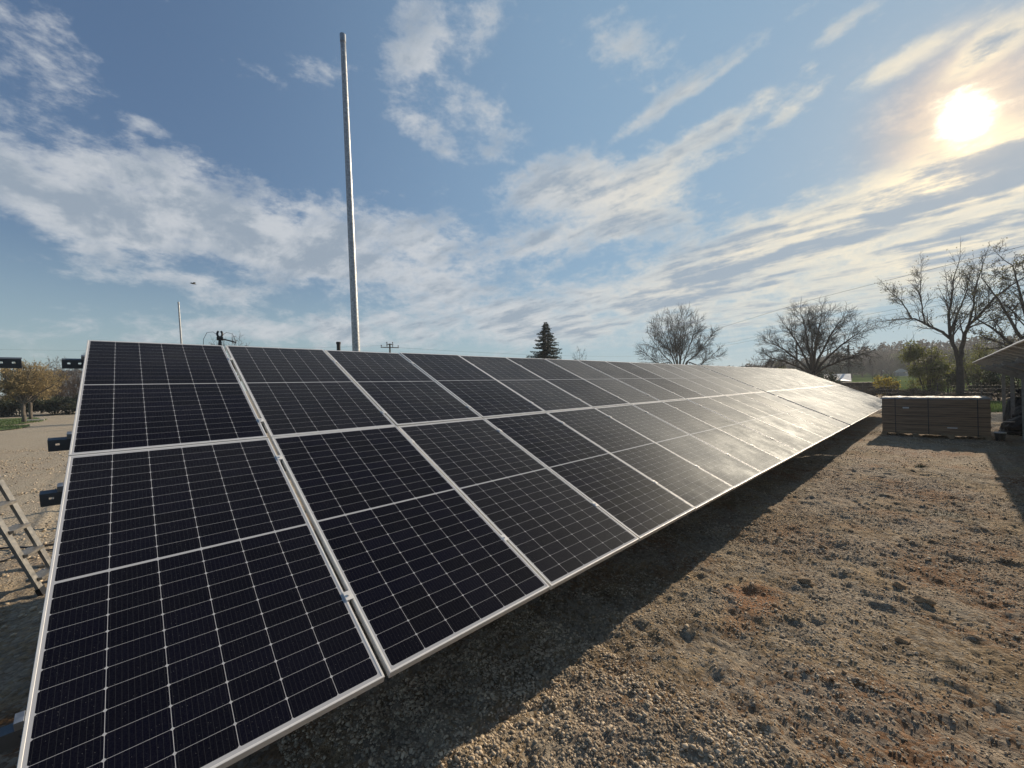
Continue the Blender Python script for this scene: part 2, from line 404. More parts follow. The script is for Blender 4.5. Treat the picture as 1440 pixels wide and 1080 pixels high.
def link(name, me, parent=None, loc=None, rot=None):
    o = bpy.data.objects.new(name, me); COL.objects.link(o)
    if parent: o.parent = parent
    if loc: o.location = loc
    if rot: o.rotation_euler = rot
    return o
def tag(o, label, cat, group=None, kind=None):
    o['label'] = label; o['category'] = cat
    if group: o['group'] = group
    if kind: o['kind'] = kind
    return o
def thing(name, label, cat, loc=(0, 0, 0), rz=0., group=None):
    o = bpy.data.objects.new(name, None); COL.objects.link(o); o.location = loc; o.rotation_euler = (0, 0, rz)
    o.empty_display_size = .3
    return tag(o, label, cat, group)
def struct(o): o['kind'] = 'structure'; return o
def copy_tree(o, parent=None):
    c = o.copy(); COL.objects.link(c); c.parent = parent
    for ch in o.children: copy_tree(ch, c)
    return c
def polar(az, r, z=0.): return Vector((r * math.cos(R(az)), r * math.sin(R(az)), z))
def mesh_np(name, V, F, m, smooth=False):
    """V (n,3), F (m,k) arrays -> mesh"""
    me = bpy.data.meshes.new(name); k = F.shape[1]
    me.vertices.add(len(V)); me.vertices.foreach_set('co', V.astype(np.float32).ravel())
    me.loops.add(F.size); me.loops.foreach_set('vertex_index', F.astype(np.int32).ravel())
    me.polygons.add(len(F)); me.polygons.foreach_set('loop_start', np.arange(0, F.size, k, dtype=np.int32))
    if smooth: me.polygons.foreach_set('use_smooth', np.ones(len(F), dtype=bool))
    me.materials.append(m); me.update(calc_edges=True); me.validate(); return me

# ------------------------------------------------------------------ ground: one sheet, finely divided where the camera stands close
rg = np.random.default_rng(11)
def vnoise(x, y, seed):
    def h(i, j):
        n = (i * 374761393 + j * 668265263 + seed * 1442695041) & 0x7fffffff
        n = ((n ^ (n >> 13)) * 1274126177) & 0x7fffffff
        return ((n ^ (n >> 16)) & 0xffff) / 65535.
    xi = np.floor(x).astype(np.int64); yi = np.floor(y).astype(np.int64)
    fx = x - xi; fy = y - yi; fx = fx * fx * (3 - 2 * fx); fy = fy * fy * (3 - 2 * fy)
    a, b, c, d = h(xi, yi), h(xi + 1, yi), h(xi, yi + 1), h(xi + 1, yi + 1)
    return (a * (1 - fx) + b * fx) * (1 - fy) + (c * (1 - fx) + d * fx) * fy - .5
def height(x, y):
    r = np.hypot(x - 6, y - 2)
    fade = np.clip((60 - r) / 40, 0, 1)
    h = .05 * vnoise(x * .8, y * .8, 1) + .035 * vnoise(x * 2.3, y * 2.9, 2) + .040 * vnoise(x * 6, y * 7, 3)
    h = h + .026 * vnoise(x * 14, y * 15, 4) + .012 * vnoise(x * 33, y * 31, 5)
    ridg = np.abs(vnoise(x * 3.1 + 2 * vnoise(x, y, 8), y * 1.2, 6))                       # scraped furrows
    return (h + .035 * (ridg - .2)) * fade
def axis(lo, hi, step, far):
    core = np.arange(lo, hi, step); g = []
    s = step; p = hi
    while p < far: g.append(p); s *= 1.22; p += s
    s = step; q = lo; l = []
    while q > -far: s *= 1.22; q -= s; l.append(q)
    return np.array(l[::-1] + list(core) + g + [far])
gx = axis(-1.0, 12.0, .022, 2600); gy = axis(-1.4, 4.2, .022, 2600)
GX, GY = np.meshgrid(gx, gy, indexing='ij')
V = np.stack([GX.ravel(), GY.ravel(), height(GX, GY).ravel()], 1)
nx, ny = len(gx), len(gy)
ii, jj = np.meshgrid(np.arange(nx - 1), np.arange(ny - 1), indexing='ij')
b0 = (ii * ny + jj).ravel()
F = np.stack([b0, b0 + ny, b0 + ny + 1, b0 + 1], 1)
struct(link('ground', mesh_np('ground', V, F, MGROUND, True)))

def scatter(name, m, pos, size, seed, flat=.6):
    """angular stones: jittered icosahedra"""
    r = np.random.default_rng(seed)
    ph = (1 + 5 ** .5) / 2
    iv = np.array([(-1, ph, 0), (1, ph, 0), (-1, -ph, 0), (1, -ph, 0), (0, -1, ph), (0, 1, ph), (0, -1, -ph), (0, 1, -ph), (ph, 0, -1), (ph, 0, 1), (-ph, 0, -1), (-ph, 0, 1)]) / 1.9
    f = np.array([(0, 11, 5), (0, 5, 1), (0, 1, 7), (0, 7, 10), (0, 10, 11), (1, 5, 9), (5, 11, 4), (11, 10, 2), (10, 7, 6), (7, 1, 8), (3, 9, 4), (3, 4, 2), (3, 2, 6), (3, 6, 8), (3, 8, 9), (4, 9, 5), (2, 4, 11), (6, 2, 10), (8, 6, 7), (9, 8, 1)])
    n = len(pos)
    P = iv[None] * (1 + r.uniform(-.34, .34, (n, 12, 1))) + r.uniform(-.12, .12, (n, 12, 3))
    P *= np.stack([r.uniform(.7, 1.3, n), r.uniform(.6, 1., n), r.uniform(flat * .7, flat * 1.2, n)], 1)[:, None]
    a = r.uniform(0, 6.283, n); b = r.normal(0, .35, n)
    ca, sa, cb, sb = np.cos(a), np.sin(a), np.cos(b), np.sin(b)
    y2 = P[..., 1] * cb[:, None] - P[..., 2] * sb[:, None]; z2 = P[..., 1] * sb[:, None] + P[..., 2] * cb[:, None]
    x3 = P[..., 0] * ca[:, None] - y2 * sa[:, None]; y3 = P[..., 0] * sa[:, None] + y2 * ca[:, None]
    Q = np.stack([x3, y3, z2], -1) * size[:, None, None] * .5
    Q += pos[:, None]
    Fq = (f[None] + (np.arange(n) * 12)[:, None, None]).reshape(-1, 3)
    return link(name, mesh_np(name, Q.reshape(-1, 3), Fq, m))
def sample(n, x0, x1, y0, y1, smin, smax, seed, clump=.0, bias=1.6, sink=.1):
    r = np.random.default_rng(seed)
    x = x0 + (x1 - x0) * r.random(n) ** bias; y = r.uniform(y0, y1, n)
    k = vnoise(x * 1.3, y * 1.7, 21) + .6 * vnoise(x * 4, y * 4.5, 22) + r.uniform(-.35, .35, n)
    g = k > clump; x, y = x[g], y[g]
    s = smin + (smax - smin) * r.random(len(x)) ** 3.2
    return np.stack([x, y, height(x, y) + s * sink], 1), s
parts = [sample(42000, 1.2, 11, -1.0, 2.4, .006, .020, 24, -.25, 1.35), sample(9000, .9, 2.6, .6, 2.6, .010, .034, 14, -.6, 1.), sample(70000, .6, 8, -1.0, 3.6, .005, .024, 1, -.08, 1.5), sample(30000, 5.5, 22, -1.2, 2.6, .010, .034, 2, -.05, 1.2),
         sample(9000, -3.5, -.2, 5.2, 24, .02, .06, 3, -.1, 1.0), sample(600, 1, 13, -1.0, 2.3, .03, .055, 4, .25, 1.2)]
tag(scatter('gravel', MSTONE, np.concatenate([p for p, s in parts]), np.concatenate([s for p, s in parts]), 5),
    'loose grey and beige crushed gravel strewn over the bare ground', 'gravel', kind='stuff')
cp = [sample(2600, 2.0, 14, -1.2, 2.2, .010, .04, 6, .12, 1.1)]
tag(scatter('soil_clods', MCLOD, np.concatenate([p for p, s in cp]), np.concatenate([s for p, s in cp]), 9, .55),
    'crumbled brown and reddish soil lumps among the gravel', 'soil clods', kind='stuff')
# a few bigger rocks one could pick up
ROCKS = [(4.75, .95, .13, 'largest grey rock in the churned strip near the panels'), (5.05, .15, .15, 'broad dark rock furthest right in the row of lumps'),
         (5.3, .32, .12, 'rounded brown rock beside the broad dark rock'), (6.9, .35, .11, 'pale flat rock lying alone past the churned strip'),
         (5.9, 1.0, .09, 'small dark rock closest to the panel shadow'), (4.2, .25, .10, 'wedge-shaped rock at the near side of the lumps')]
for i, (x, y, s, lb) in enumerate(ROCKS):
    bm = bmesh.new(); bmesh.ops.create_icosphere(bm, subdivisions=3, radius=.5)
    rr = random.Random(i)
    o_ = [rr.uniform(-9, 9) for _ in range(3)]
    from mathutils import noise as mn
    for v in bm.verts:
        k = 1 + .45 * mn.noise(Vector(o_) + v.co * 2.2) + .15 * mn.noise(Vector(o_) + v.co * 6)
        v.co = Vector((v.co.x * 1.25, v.co.y * .85, v.co.z * .6)) * k * s * .8
    me = bpy.data.meshes.new('rock'); bm.to_mesh(me); bm.free(); me.materials.append(MCLOD)
    o = link('rock', me, loc=(x, y, float(height(np.array(x), np.array(y))) + s * .12), rot=(0, 0, rr.uniform(0, 6)))
    tag(o, lb, 'rock', 'rocks on the churned ground')

# ------------------------------------------------------------------ solar tables
PW, PL, TILT = 1.134, 2.278, R(24.47)
GAPX, GAPY = .020, .020
CT, ST = math.cos(TILT), math.sin(TILT)
def panel_meshes():
    g = MB(); g.box(.008, PW - .008, .008, PL - .008, -.0065, -.0016)
    lam = g.mesh('solar_panel', MCELL); lam.materials.append(MBACK)
    for p in lam.polygons:
        if p.normal.z < .5: p.material_index = 1
    f = MB(); w = .0108; t0 = 0.; t1 = -.035; c = .0015
    def rim(x0, y0, x1, y1):                      # rings of the frame profile, outer to inner
        return [(x0, y0), (x1, y0), (x1, y1), (x0, y1)]
    rings = [(0, t1), (0, t0 - c), (c, t0), (w - c, t0), (w, t0 - c), (w, -.009), (.0025, -.009), (.0025, t1 + .002), (.028, t1 + .002), (.028, t1)]
    vs = []
    for off, z in rings:
        for x, y in rim(off, off, PW - off, PL - off): vs.append((x, y, z))
    f.v = vs; nr = len(rings)
    for i in range(nr):
        j = (i + 1) % nr
        for k in range(4):
            k2 = (k + 1) % 4
            f.f.append((i * 4 + k, i * 4 + k2, j * 4 + k2, j * 4 + k))
    fr = f.mesh('panel_frame', MFRAME)
    return lam, fr
LAM, FRM = panel_meshes()
def junction():
    b = MB()
    b.box(.537, .597, 1.10, 1.18, -.027, -.0075, .003)
    return b.mesh('junction_box', MBLACK)
JBX = junction()
def clamp_mesh():
    b = MB(); b.box(-.022, .022, -.03, .03, .0008, .0042, .001); b.tube([(0, 0, .004), (0, 0, .010)], .0075, 8); b.box(-.004, .004, -.02, .02, -.05, .0012)
    return b.mesh('panel_clamp', MFRAME)
CLMP = clamp_mesh()
RAILV = (.46, 1.98, 2.62, 4.08)           # distance of each rail from the top edge, along the slope
def rail_piece(length, holes_left=True, holes_right=False):
    """C rail along +x from 0: flanges, lips and a web with slots at the open end"""
    b = MB(); H = .088; Wd = .036; th = .003
    y0 = -Wd / 2
    b.box(0, length, y0, y0 + Wd, -th, 0); b.box(0, length, y0, y0 + Wd, -H, -H + th)
    b.box(0, length, y0 + Wd - th, y0 + Wd, -.010, -th); b.box(0, length, y0 + Wd - th, y0 + Wd, -H + th, -H + .010)
    # web split round two slots
    z0, z1 = -H + th, -th; hz0, hz1 = -.044, -.028
    xs = [0]
    if holes_left:
        for c in (.045, .115): xs += [c - .010, c + .010]
    xs.append(length)
    for i in range(len(xs) - 1):
        if i % 2 == 0: b.box(xs[i], xs[i + 1], y0, y0 + th, z0, z1)
        else: b.box(xs[i], xs[i + 1], y0, y0 + th, z0, hz0); b.box(xs[i], xs[i + 1], y0, y0 + th, hz1, z1)
    return b
def table(name, label, x0, ylow, zlow, ncol, over_l=.15, over_r=.12, postx=None, bare=False, seed=0, cat='solar array', gap0=0.):
    root = thing(name, label, cat, (x0, ylow + 2.1, 0))
    yl = -2.1                                    # local y of the low edge
    def pt(s, nrm, x=0.): return (x, yl + s * CT - nrm * ST, zlow + s * ST + nrm * CT)       # s up the slope from the low edge
    total = 2 * PL + GAPY
    rr = random.Random(seed)
    length = ncol * (PW + GAPX) - GAPX + gap0
    if not bare:
        for c in range(ncol):
            for r_ in range(2):
                px_ = c * (PW + GAPX) + (gap0 if c else 0.); s = r_ * (PL + GAPY)
                p = link('solar_panel', LAM, root, pt(s, rr.uniform(-.0015, .0015), px_), (TILT + rr.uniform(-.0025, .0025), rr.uniform(-.003, .003), 0))
                link('panel_frame', FRM, p)
                link('junction_box', JBX, p)
        for c in range(1, ncol):
            for s in (total - v for v in RAILV):
                xx = c * (PW + GAPX) - GAPX / 2 + (gap0 / 2 if c == 1 else gap0)
                link('panel_clamp', CLMP, root, pt(s, .001, xx), (TILT, 0, 0))
        b = MB()
    for i, v in enumerate(RAILV):
        s = total - v; ol = over_l - (0, .035, .055, .03)[i] if over_l > .1 else over_l
        rl = rail_piece(length + ol + over_r)
        link('rail', rl.mesh('rail', MRAIL), root, pt(s, -.0365, -ol), (TILT, 0, 0))
    if not bare:
        for v in RAILV:
            s = total - v
            e = MB(); e.box(-.018, .006, -.02, .02, -.036, .003, .001)
            e.build('end_clamp', MSTEEL, root, pt(s, .0005, -.007), (TILT, 0, 0))
            e2 = MB(); e2.box(-.006, .028, -.03, .03, -.036, .003, .001)
            e2.build('end_clamp', MFRAME, root, pt(s, .0005, length + .007), (TILT, 0, 0))
    for xp in postx:
        b = MB(); a = Vector(pt(.25, -.165, xp)); z = Vector(pt(total - .25, -.165, xp)); b.obox(a, z, .05, .09, (0, -ST, CT))
        b.build('rafter', MSTEEL, root)
        for s in (1.05, 3.65):
            q = pt(s, -.205, xp); b = MB()
            for (w0, w1, h0, h1) in ((-.045, .045, -.03, -.026), (-.045, .045, .026, .03), (-.003, .003, -.0259, .0259)):
                b.box(xp + .03 + h0, xp + .03 + h1, q[1] + w0, q[1] + w1, -.1, q[2])
            b.build('post', MSTEEL, root)
        b = MB(); b.obox((xp + .07, pt(3.65, -.2)[1], .75), pt(2.35, -.20, xp + .07), .04, .04)
        b.build('brace', MSTEEL, root)
    return root
YL, ZL = 1.81, .657
PITCH = PW + GAPX
table('solar_array', 'nearest tilted solar array of thirteen panel columns, its edge facing the camera', -.278, YL, ZL, 13,
      postx=[.9 + 3. * i for i in range(5)], seed=1, gap0=.006)
X1 = -.278 + 13 * PITCH + .006 + .16
table('solar_array', 'farther tilted solar array behind the dark gap, running on to the stacked cartons', X1, YL, ZL, 12,
      over_l=.04, postx=[1.0 + 3. * i for i in range(5)], seed=2)
table('solar_array', 'solar array seen from beneath at the right edge, standing over the black sacks', 27.0 - 23 * PITCH, -5.06, ZL, 23,
      postx=[25.0 - 3.0 * i for i in range(9)][::-1], seed=3)
table('mounting_frame', 'empty mounting rails without panels, their slotted end at the left edge of the photo', -5.6, YL, ZL, 4,
      over_l=0, over_r=.0, postx=[.8, 3.2], bare=True, cat='mounting frame')
fr_ = [o for o in COL.objects if o.name.startswith('mounting_frame')][0]
fr_.location.x = -.665; fr_.scale = (1, 1, 1)
for ch in fr_.children:                           # mirror along x so that the slotted rail ends face the array
    ch.scale = (-1, 1, 1) if ch.name.startswith('rail') else (1, 1, 1)
    if not ch.name.startswith('rail'): ch.location.x -= 4.6

# ------------------------------------------------------------------ masts, poles and wires
def mast(label, base, top, r0, r1):
    root = thing('lightning_mast', label, 'mast', base, 0, 'tall metal masts behind the array')
    d = Vector(top) - Vector(base); n = 24
    b = MB(); b.tube([d * (i / n) for i in range(n + 1)], [r0 + (r1 - r0) * i / n for i in range(n + 1)], 16); b.build('shaft', MMAST, root, smooth=True)
    b = MB(); b.box(-.2, .2, -.2, .2, -.05, .03, .004)
    b.build('base_plate', MSTEEL, root)
    b = MB(); e = d.normalized(); b.tube([d - e * .12, d + e * .015], [r1 + .006, r1 + .006], 16); b.build('cap', MSTEEL, root)
    return root
mast('tall galvanised mast rising in the middle of the sky behind the near array', polar(67.0, 7.75), polar(68.23, 7.75, 2 + .8056 * 7.75), .075, .045)
mast('thin distant mast, much smaller than the tall one, above the left part of the array', polar(85.2, 34), polar(85.72, 34, 2 + .1711 * 34), .075, .045)
b = MB(); b.tube([(0, 0, 0), (0, 0, 3.1)], .045, 12); b.tube([(0, 0, 3.1), (0, 0, 3.16)], .055, 12)
tag(b.build('vent_pipe', MBLACK, loc=polar(69.53, 11)), 'short black pipe end peeking over the array beside the tall mast', 'pipe')
def utility_pole(label, loc, h, arms, rz, ins=.09):
    root = thing('utility_pole', label, 'utility pole', loc, rz, 'poles of the power line')
    b = MB(); b.tube([(0, 0, 0), (0, 0, h * .5), (0, 0, h)], [.16, .14, .11], 10); b.build('shaft', MPOLEW, root)
    for z, L, n in arms:
        b = MB(); b.box(-L / 2, L / 2, -.06, .06, z - .06, z + .06); a = b.build('crossarm', MPOLEW, root)
        for i in range(n):
            x = -L / 2 + .08 + (L - .16) * i / (n - 1)
            b = MB(); b.tube([(x, 0, z + .06), (x, 0, z + .16), (x, 0, z + .20), (x, 0, z + .34)], [.03, .03, ins, ins * .7], 8)
            b.build('insulator', MCERAM, a)
    return root
rB = 62
utility_pole('dark utility pole top with a crossarm, right of the tall mast', polar(63.16, rB), 2 + .103 * rB, [(2 + .094 * rB, 2.6, 4), (2 + .1015 * rB, 1.0, 2)], R(63 + 90 + 15))
utility_pole('thin bare utility pole among the trees right of the big rounded tree', polar(7.02, 75), 2 + .0614 * 75, [(2 + .052 * 75, 1.3, 3)], R(80), .05)
utility_pole('thin utility pole in front of the wide spreading tree', polar(11.63, 80), 2 + .0748 * 80, [(2 + .066 * 80, 1.2, 2)], R(95), .05)
# weather sensor on its post just behind the array
rA = 9.2
root = thing('sensor_mount', 'black fork-shaped bracket with looping cables standing at the top edge of the array', 'sensor mount', polar(82.11, rA))
zt = 2 + .1223 * rA
b = MB(); b.tube([(0, 0, 0), (0, 0, zt - .42)], .045, 10); b.tube([(0, 0, zt - .42), (0, 0, zt - .16)], [.045, .02], 8); b.build('post', MBLACK, root)
b = MB(); b.tube([(0, 0, zt - .18)] + [(.038 * math.cos(a), .055 * math.sin(a) * .3, zt - .075 + .06 * math.sin(a)) for a in [R(-90 + 25 * i) for i in range(0, 7)]], .018, 8)
b.tube([(0, 0, zt - .18)] + [(-.038 * math.cos(a), .055 * math.sin(a) * .3, zt - .075 + .06 * math.sin(a)) for a in [R(-90 + 25 * i) for i in range(0, 7)]], .018, 8)
b.build('fork', MBLACK, root, smooth=True)
b = MB(); b.box(-.05, .05, -.04, .04, zt - .19, zt - .13, .006); b.tube([(.02, 0, zt - .16), (.14, .0, zt - .19), (.24, .0, zt - .22)], .012, 6); b.build('head', MBLACK, root)
for k, sgn in ((0, -1), (1, 1)):
    b = MB(); b.tube([(sgn * .03, 0, zt - .10), (sgn * .10, 0, zt - .04), (sgn * .19, .0, zt - .06), (sgn * .24, 0, zt - .18), (sgn * .25, 0, zt - .40), (sgn * .2, 0, zt - .75)], .004, 5); b.build('cable', MBLACK, root, smooth=True)
root.rotation_euler.z = R(82 - 90)

def wire(label, pts, rad, grp='overhead power lines'):
    b = MB(); b.tube(pts, rad, 5)
    return tag(b.build('power_line', MWIRE, smooth=True), label, 'power line', grp)
def span(a, c, sag, n=24):
    a, c = Vector(a), Vector(c)
    return [a.lerp(c, i / n) - Vector((0, 0, 4 * sag * (i / n) * (1 - i / n))) for i in range(n + 1)]
PB = Vector(polar(63.16, rB, 2 + .103 * rB))
W1 = [(41.0, -14, 10.6), (41.5, -3.7, 10.1), (44.4, .8, 10), (50.6, 9.1, 9.95), (64.1, 21.9, 9.9), (73, 36, 9.6)]
wire('topmost power line climbing to the right over the bare trees', [Vector(p) for p in W1], .012)
for dz_, lb in ((-1.9, 'middle power line of the three crossing behind the bare trees'), (-2.3, 'lowest power line of the three crossing behind the bare trees')):
    wire(lb, [Vector((p[0] + 6, p[1] + 1, p[2] + dz_ * (1 - .03 * abs(i - 3)))) for i, p in enumerate(W1)], .009)
wire('power line running left from the crossarm pole beyond the tall mast', span(PB + Vector((0, 0, -.2)), (-20, 95, 8.8), .6), .008)
wire('power line running right from the crossarm pole towards the spruce', span(PB + Vector((.8, 0, -.5)), (88, 46, 7.9), .5), .011)

# ------------------------------------------------------------------ trees
def add_branch(mb, mt, p, d, L, r, lvl, par, rr, tips):
    """recursive limb: thick levels go to mb (trunk mesh), twigs to mt (crown mesh)"""
    seg = max(2, min(6, int(L / par['seg']) + 1)); pts = [p.copy()]; rad = [r]; dirs = [d.copy()]
    for i in range(seg):
        w = par['wander'] * (1 + .3 * lvl)
        d = (d + Vector((rr.gauss(0, w), rr.gauss(0, w), rr.gauss(0, w) + par['up'])) * .5).normalized()
        p = p + d * (L / seg); pts.append(p.copy()); dirs.append(d.copy())
        rad.append(r * (1 - (1 - par['taper']) * (i + 1) / seg))
    sides = 7 if lvl == 0 else (5 if lvl == 1 else (4 if lvl == 2 else 3))
    (mb if lvl <= par['trunk_lvl'] else mt).tube(pts, rad, sides, cap=(lvl <= 1))
    if lvl >= par['levels']: tips.append((pts[-1], dirs[-1])); return
    sub_branches(mb, mt, pts, dirs, rad, L, lvl, par, rr, tips)
def sub_branches(mb, mt, pts, dirs, rad, L, lvl, par, rr, tips):
    n = par['kids'][min(lvl, len(par['kids']) - 1)]
    for k in range(n):
        t = par['t0'] + (1 - par['t0']) * (k + rr.random()) / n
        f = t * (len(pts) - 1); i = min(int(f), len(pts) - 2); q = pts[i].lerp(pts[i + 1], f - i)
        d0 = dirs[i + 1 if i + 1 < len(dirs) else i]
        perp = d0.cross(Vector((rr.gauss(0, 1), rr.gauss(0, 1), rr.gauss(0, 1))))
        if perp.length < 1e-3: continue
        a = R(rr.uniform(*par['ang'])); dd = (d0 * math.cos(a) + perp.normalized() * math.sin(a)).normalized()
        l2 = L * rr.uniform(*par['len']) * par.get('near', 1.15) * (1 - par.get('fall', .48) * t)
        r2 = max(par['rmin'], min(rad[i] * .72, (rad[i] * .55) * (l2 / L) ** .3))
        add_branch(mb, mt, q, dd, l2, r2, lvl + 1, par, rr, tips)
    # leader goes on
    add_branch(mb, mt, pts[-1], dirs[-1], L * .55, rad[-1], lvl + 1, par, rr, tips)
PAR = dict(seg=.5, wander=.22, up=.10, taper=.5, trunk_lvl=1, levels=5, kids=(5, 5, 4, 4, 3), t0=.25, ang=(28, 62), len=(.45, .72), rmin=.011)
def bare_tree(label, loc, limbs, par, seed, cat='tree', name='bare_tree', bark=None, twig=None, group=None, leaf=None, leaf_n=0, leaf_s=.06):
    """limbs: list of (polyline, r0, r1) in metres from the base"""
    rr = random.Random(seed); P_ = dict(PAR); P_.update(par)
    root = thing(name, label, cat, loc, 0, group)
    mb, mt, tips = MB(), MB(), []
    for pl, r0, r1, sub in limbs:
        pts = [Vector(p) for p in pl]; n = len(pts)
        fine = []
        for i in range(n - 1):
            for k in range(4):
                q = pts[i].lerp(pts[i + 1], k / 4); fine.append(q + Vector((rr.gauss(0, .02), rr.gauss(0, .02), 0)) * (1 if i or k else 0))
        fine.append(pts[-1]); m_ = len(fine)
        rad = [r0 + (r1 - r0) * i / (m_ - 1) for i in range(m_)]
        mb.tube(fine, rad, 9)
        if sub:
            dirs = [(fine[min(i + 1, m_ - 1)] - fine[max(i - 1, 0)]).normalized() for i in range(m_)]
            L = sum((fine[i + 1] - fine[i]).length for i in range(m_ - 1))
            sub_branches(mb, mt, fine, dirs, rad, L * sub, 0, P_, rr, tips)
    mb.build('trunk', bark or MBARK, root, smooth=True)
    mt.build('crown', twig or MTWIG, root)
    if leaf:
        lv = MB()
        for i in range(leaf_n):
            q, d = tips[rr.randrange(len(tips))]
            q = q + Vector((rr.gauss(0, .12), rr.gauss(0, .12), rr.gauss(0, .10)))
            a = Vector((rr.gauss(0, 1), rr.gauss(0, 1), rr.gauss(0, 1))).normalized() * leaf_s * rr.uniform(.5, 1.2); c = a.cross(Vector((rr.gauss(0, 1), rr.gauss(0, 1), rr.gauss(0, 1)))).normalized() * a.length * .5
            lv.quad(q, q + a * .5 + c, q + a, q + a * .5 - c)
        lv.build('buds', leaf, root)
    return root
def sc_limb(pts, k, r0, r1, sub): return ([tuple(c * k for c in p) for p in pts], r0, r1, sub)
# local axes for a far tree: 'right' across the view, z up
def across(az, pts):
    e = Vector((math.sin(R(az)), -math.cos(R(az)), 0)); f = Vector((math.cos(R(az)), math.sin(R(az)), 0))
    return [tuple(e * a + f * b + Vector((0, 0, z))) for a, b, z in pts]
# 1: many-stemmed broad tree above the middle of the array
az = 24.3
L1 = []
for k, (a, b, z) in enumerate(((-5.4, .5, 7.4), (-4.3, 1.0, 9.8), (-2.6, -1.2, 11.2), (-.8, .8, 12.2), (1.0, -.5, 12.2), (2.8, .7, 11.2), (4.6, -.6, 9.2), (5.2, .6, 6.6), (.4, 2.4, 10.5), (-1.4, -2.6, 10.0))):
    L1.append((across(az, [(a * .04, b * .1, 2.6), (a * .22, b * .25, 4.6), (a * .5, b * .5, z * .60), (a * .78, b * .8, z * .80)]), .11, .03, .40))
L1.append(([(0, 0, 0), (0, 0, 2.8)], .42, .34, 0))
bare_tree('rounded leafless tree with many stems, rising over the middle of the array', polar(az, 60), L1, dict(up=.05, wander=.16, rmin=.013, ang=(22, 52), kids=(15, 8, 4), levels=3, len=(.5, .85), near=.85, fall=.0, t0=.34, seg=.35), 3)
# 2: broad spreading tree by the far end of the array
az = 10.2; L2 = [([(0, 0, 0), (.05, 0, 1.6), (0, 0, 2.6)], .40, .33, 0)]
for k, (a, b, z) in enumerate(((-4.4, .5, 4.6), (-4.0, -1.2, 6.3), (-2.4, .9, 8.0), (-.8, -.6, 9.0), (1.0, .8, 9.0), (2.6, -1.0, 8.1), (4.3, .4, 6.8), (4.6, -.8, 4.4), (0, 2.6, 7.2), (.5, -2.5, 7.0))):
    L2.append((across(az, [(0, 0, 2.3), (a * .2, b * .3, 2.5 + (z - 2.5) * .25), (a * .52, b * .6, 2.6 + (z - 2.6) * .58), (a * .78, b * .9, 2.6 + (z - 2.6) * .80)]), .13, .03, .40))
bare_tree('wide spreading leafless tree with a thick dark trunk at the far end of the array', polar(az, 48), L2, dict(up=.03, wander=.17, rmin=.011, ang=(25, 58), kids=(15, 8, 4), levels=3, len=(.5, .85), near=.85, fall=.0, t0=.34, seg=.35), 8)
# 3: forked tree behind the cartons
az = -1.1; s3 = .036; v3 = .054
def P3(x, y, b=0.): return ((x - 1356) * s3, b, 2 + (526 - y) * v3)
tr3 = [([(0, 0, 0), (0, 0, 1.6), (-.02, 0, 2.6)], .25, .20, 0),
       (across(az, [(-.02, 0, 2.5), P3(1351, 492), P3(1344, 472), P3(1341, 440), P3(1347, 415), P3(1350, 390)]), .15, .035, .45),
       (across(az, [P3(1343, 474), P3(1332, 464), P3(1312, 453, .3), P3(1290, 440, .6), P3(1268, 438, .8), P3(1248, 438, 1.)]), .11, .03, .42),
       (across(az, [P3(1306, 451, .3), P3(1302, 430, .1), P3(1300, 405, 0), P3(1302, 380, -.2)]), .06, .02, .55),
       (across(az, [P3(1285, 440, .6), P3(1274, 420, .5), P3(1262, 405, .4), P3(1250, 395, .3)]), .05, .02, .55),
       (across(az, [(0, 0, 2.6), P3(1359, 490), P3(1364, 470, -.3), P3(1370, 458, -.4), P3(1386, 445, -.6), P3(1404, 425, -.8), P3(1425, 412, -1.), P3(1450, 400, -1.2)]), .15, .035, .36),
       (across(az, [P3(1368, 462, -.3), P3(1376, 435, -.2), P3(1380, 410, 0), P3(1388, 385, .2)]), .08, .025, .5),
       (across(az, [P3(1344, 466), P3(1354, 440, .8), P3(1366, 415, 1.2), P3(1372, 392, 1.4)]), .07, .025, .5)]
bare_tree('forked tree with opening buds standing behind the stacked cartons', polar(az, 46), tr3, dict(up=.14, rmin=.011, wander=.16, ang=(25, 55), kids=(13, 6, 3, 2), levels=3, len=(.45, .72)), 21, leaf=MBUD, leaf_n=1800, leaf_s=.075)
# 4: rough tree at the right edge
az = -5.6; L4 = [([(0, 0, 0), (0, .1, 3.2)], .34, .25, 0)]
for a, b, z in ((-3.6, .3, 7.0), (-2.6, -1, 9.4), (-1.2, 1, 11.0), (.4, -.6, 11.6), (2.2, .6, 10.6), (3.6, -.6, 8.4), (-2.8, .8, 5.0), (3.2, .8, 5.6)):
    L4.append((across(az, [(0, 0, 2.8), (a * .3, b * .3, 3 + (z - 3) * .28), (a * .55, b * .6, 3 + (z - 3) * .58), (a * .8, b, 3 + (z - 3) * .82)]), .12, .03, .42))
bare_tree('tangled brownish tree rising behind the roof-like array at the right edge', polar(az, 44), L4, dict(up=.03, rmin=.012, wander=.35, kids=(8, 5, 4, 3, 2), levels=4, len=(.42, .7)), 5, leaf=MBUD, leaf_n=2500, leaf_s=.10)
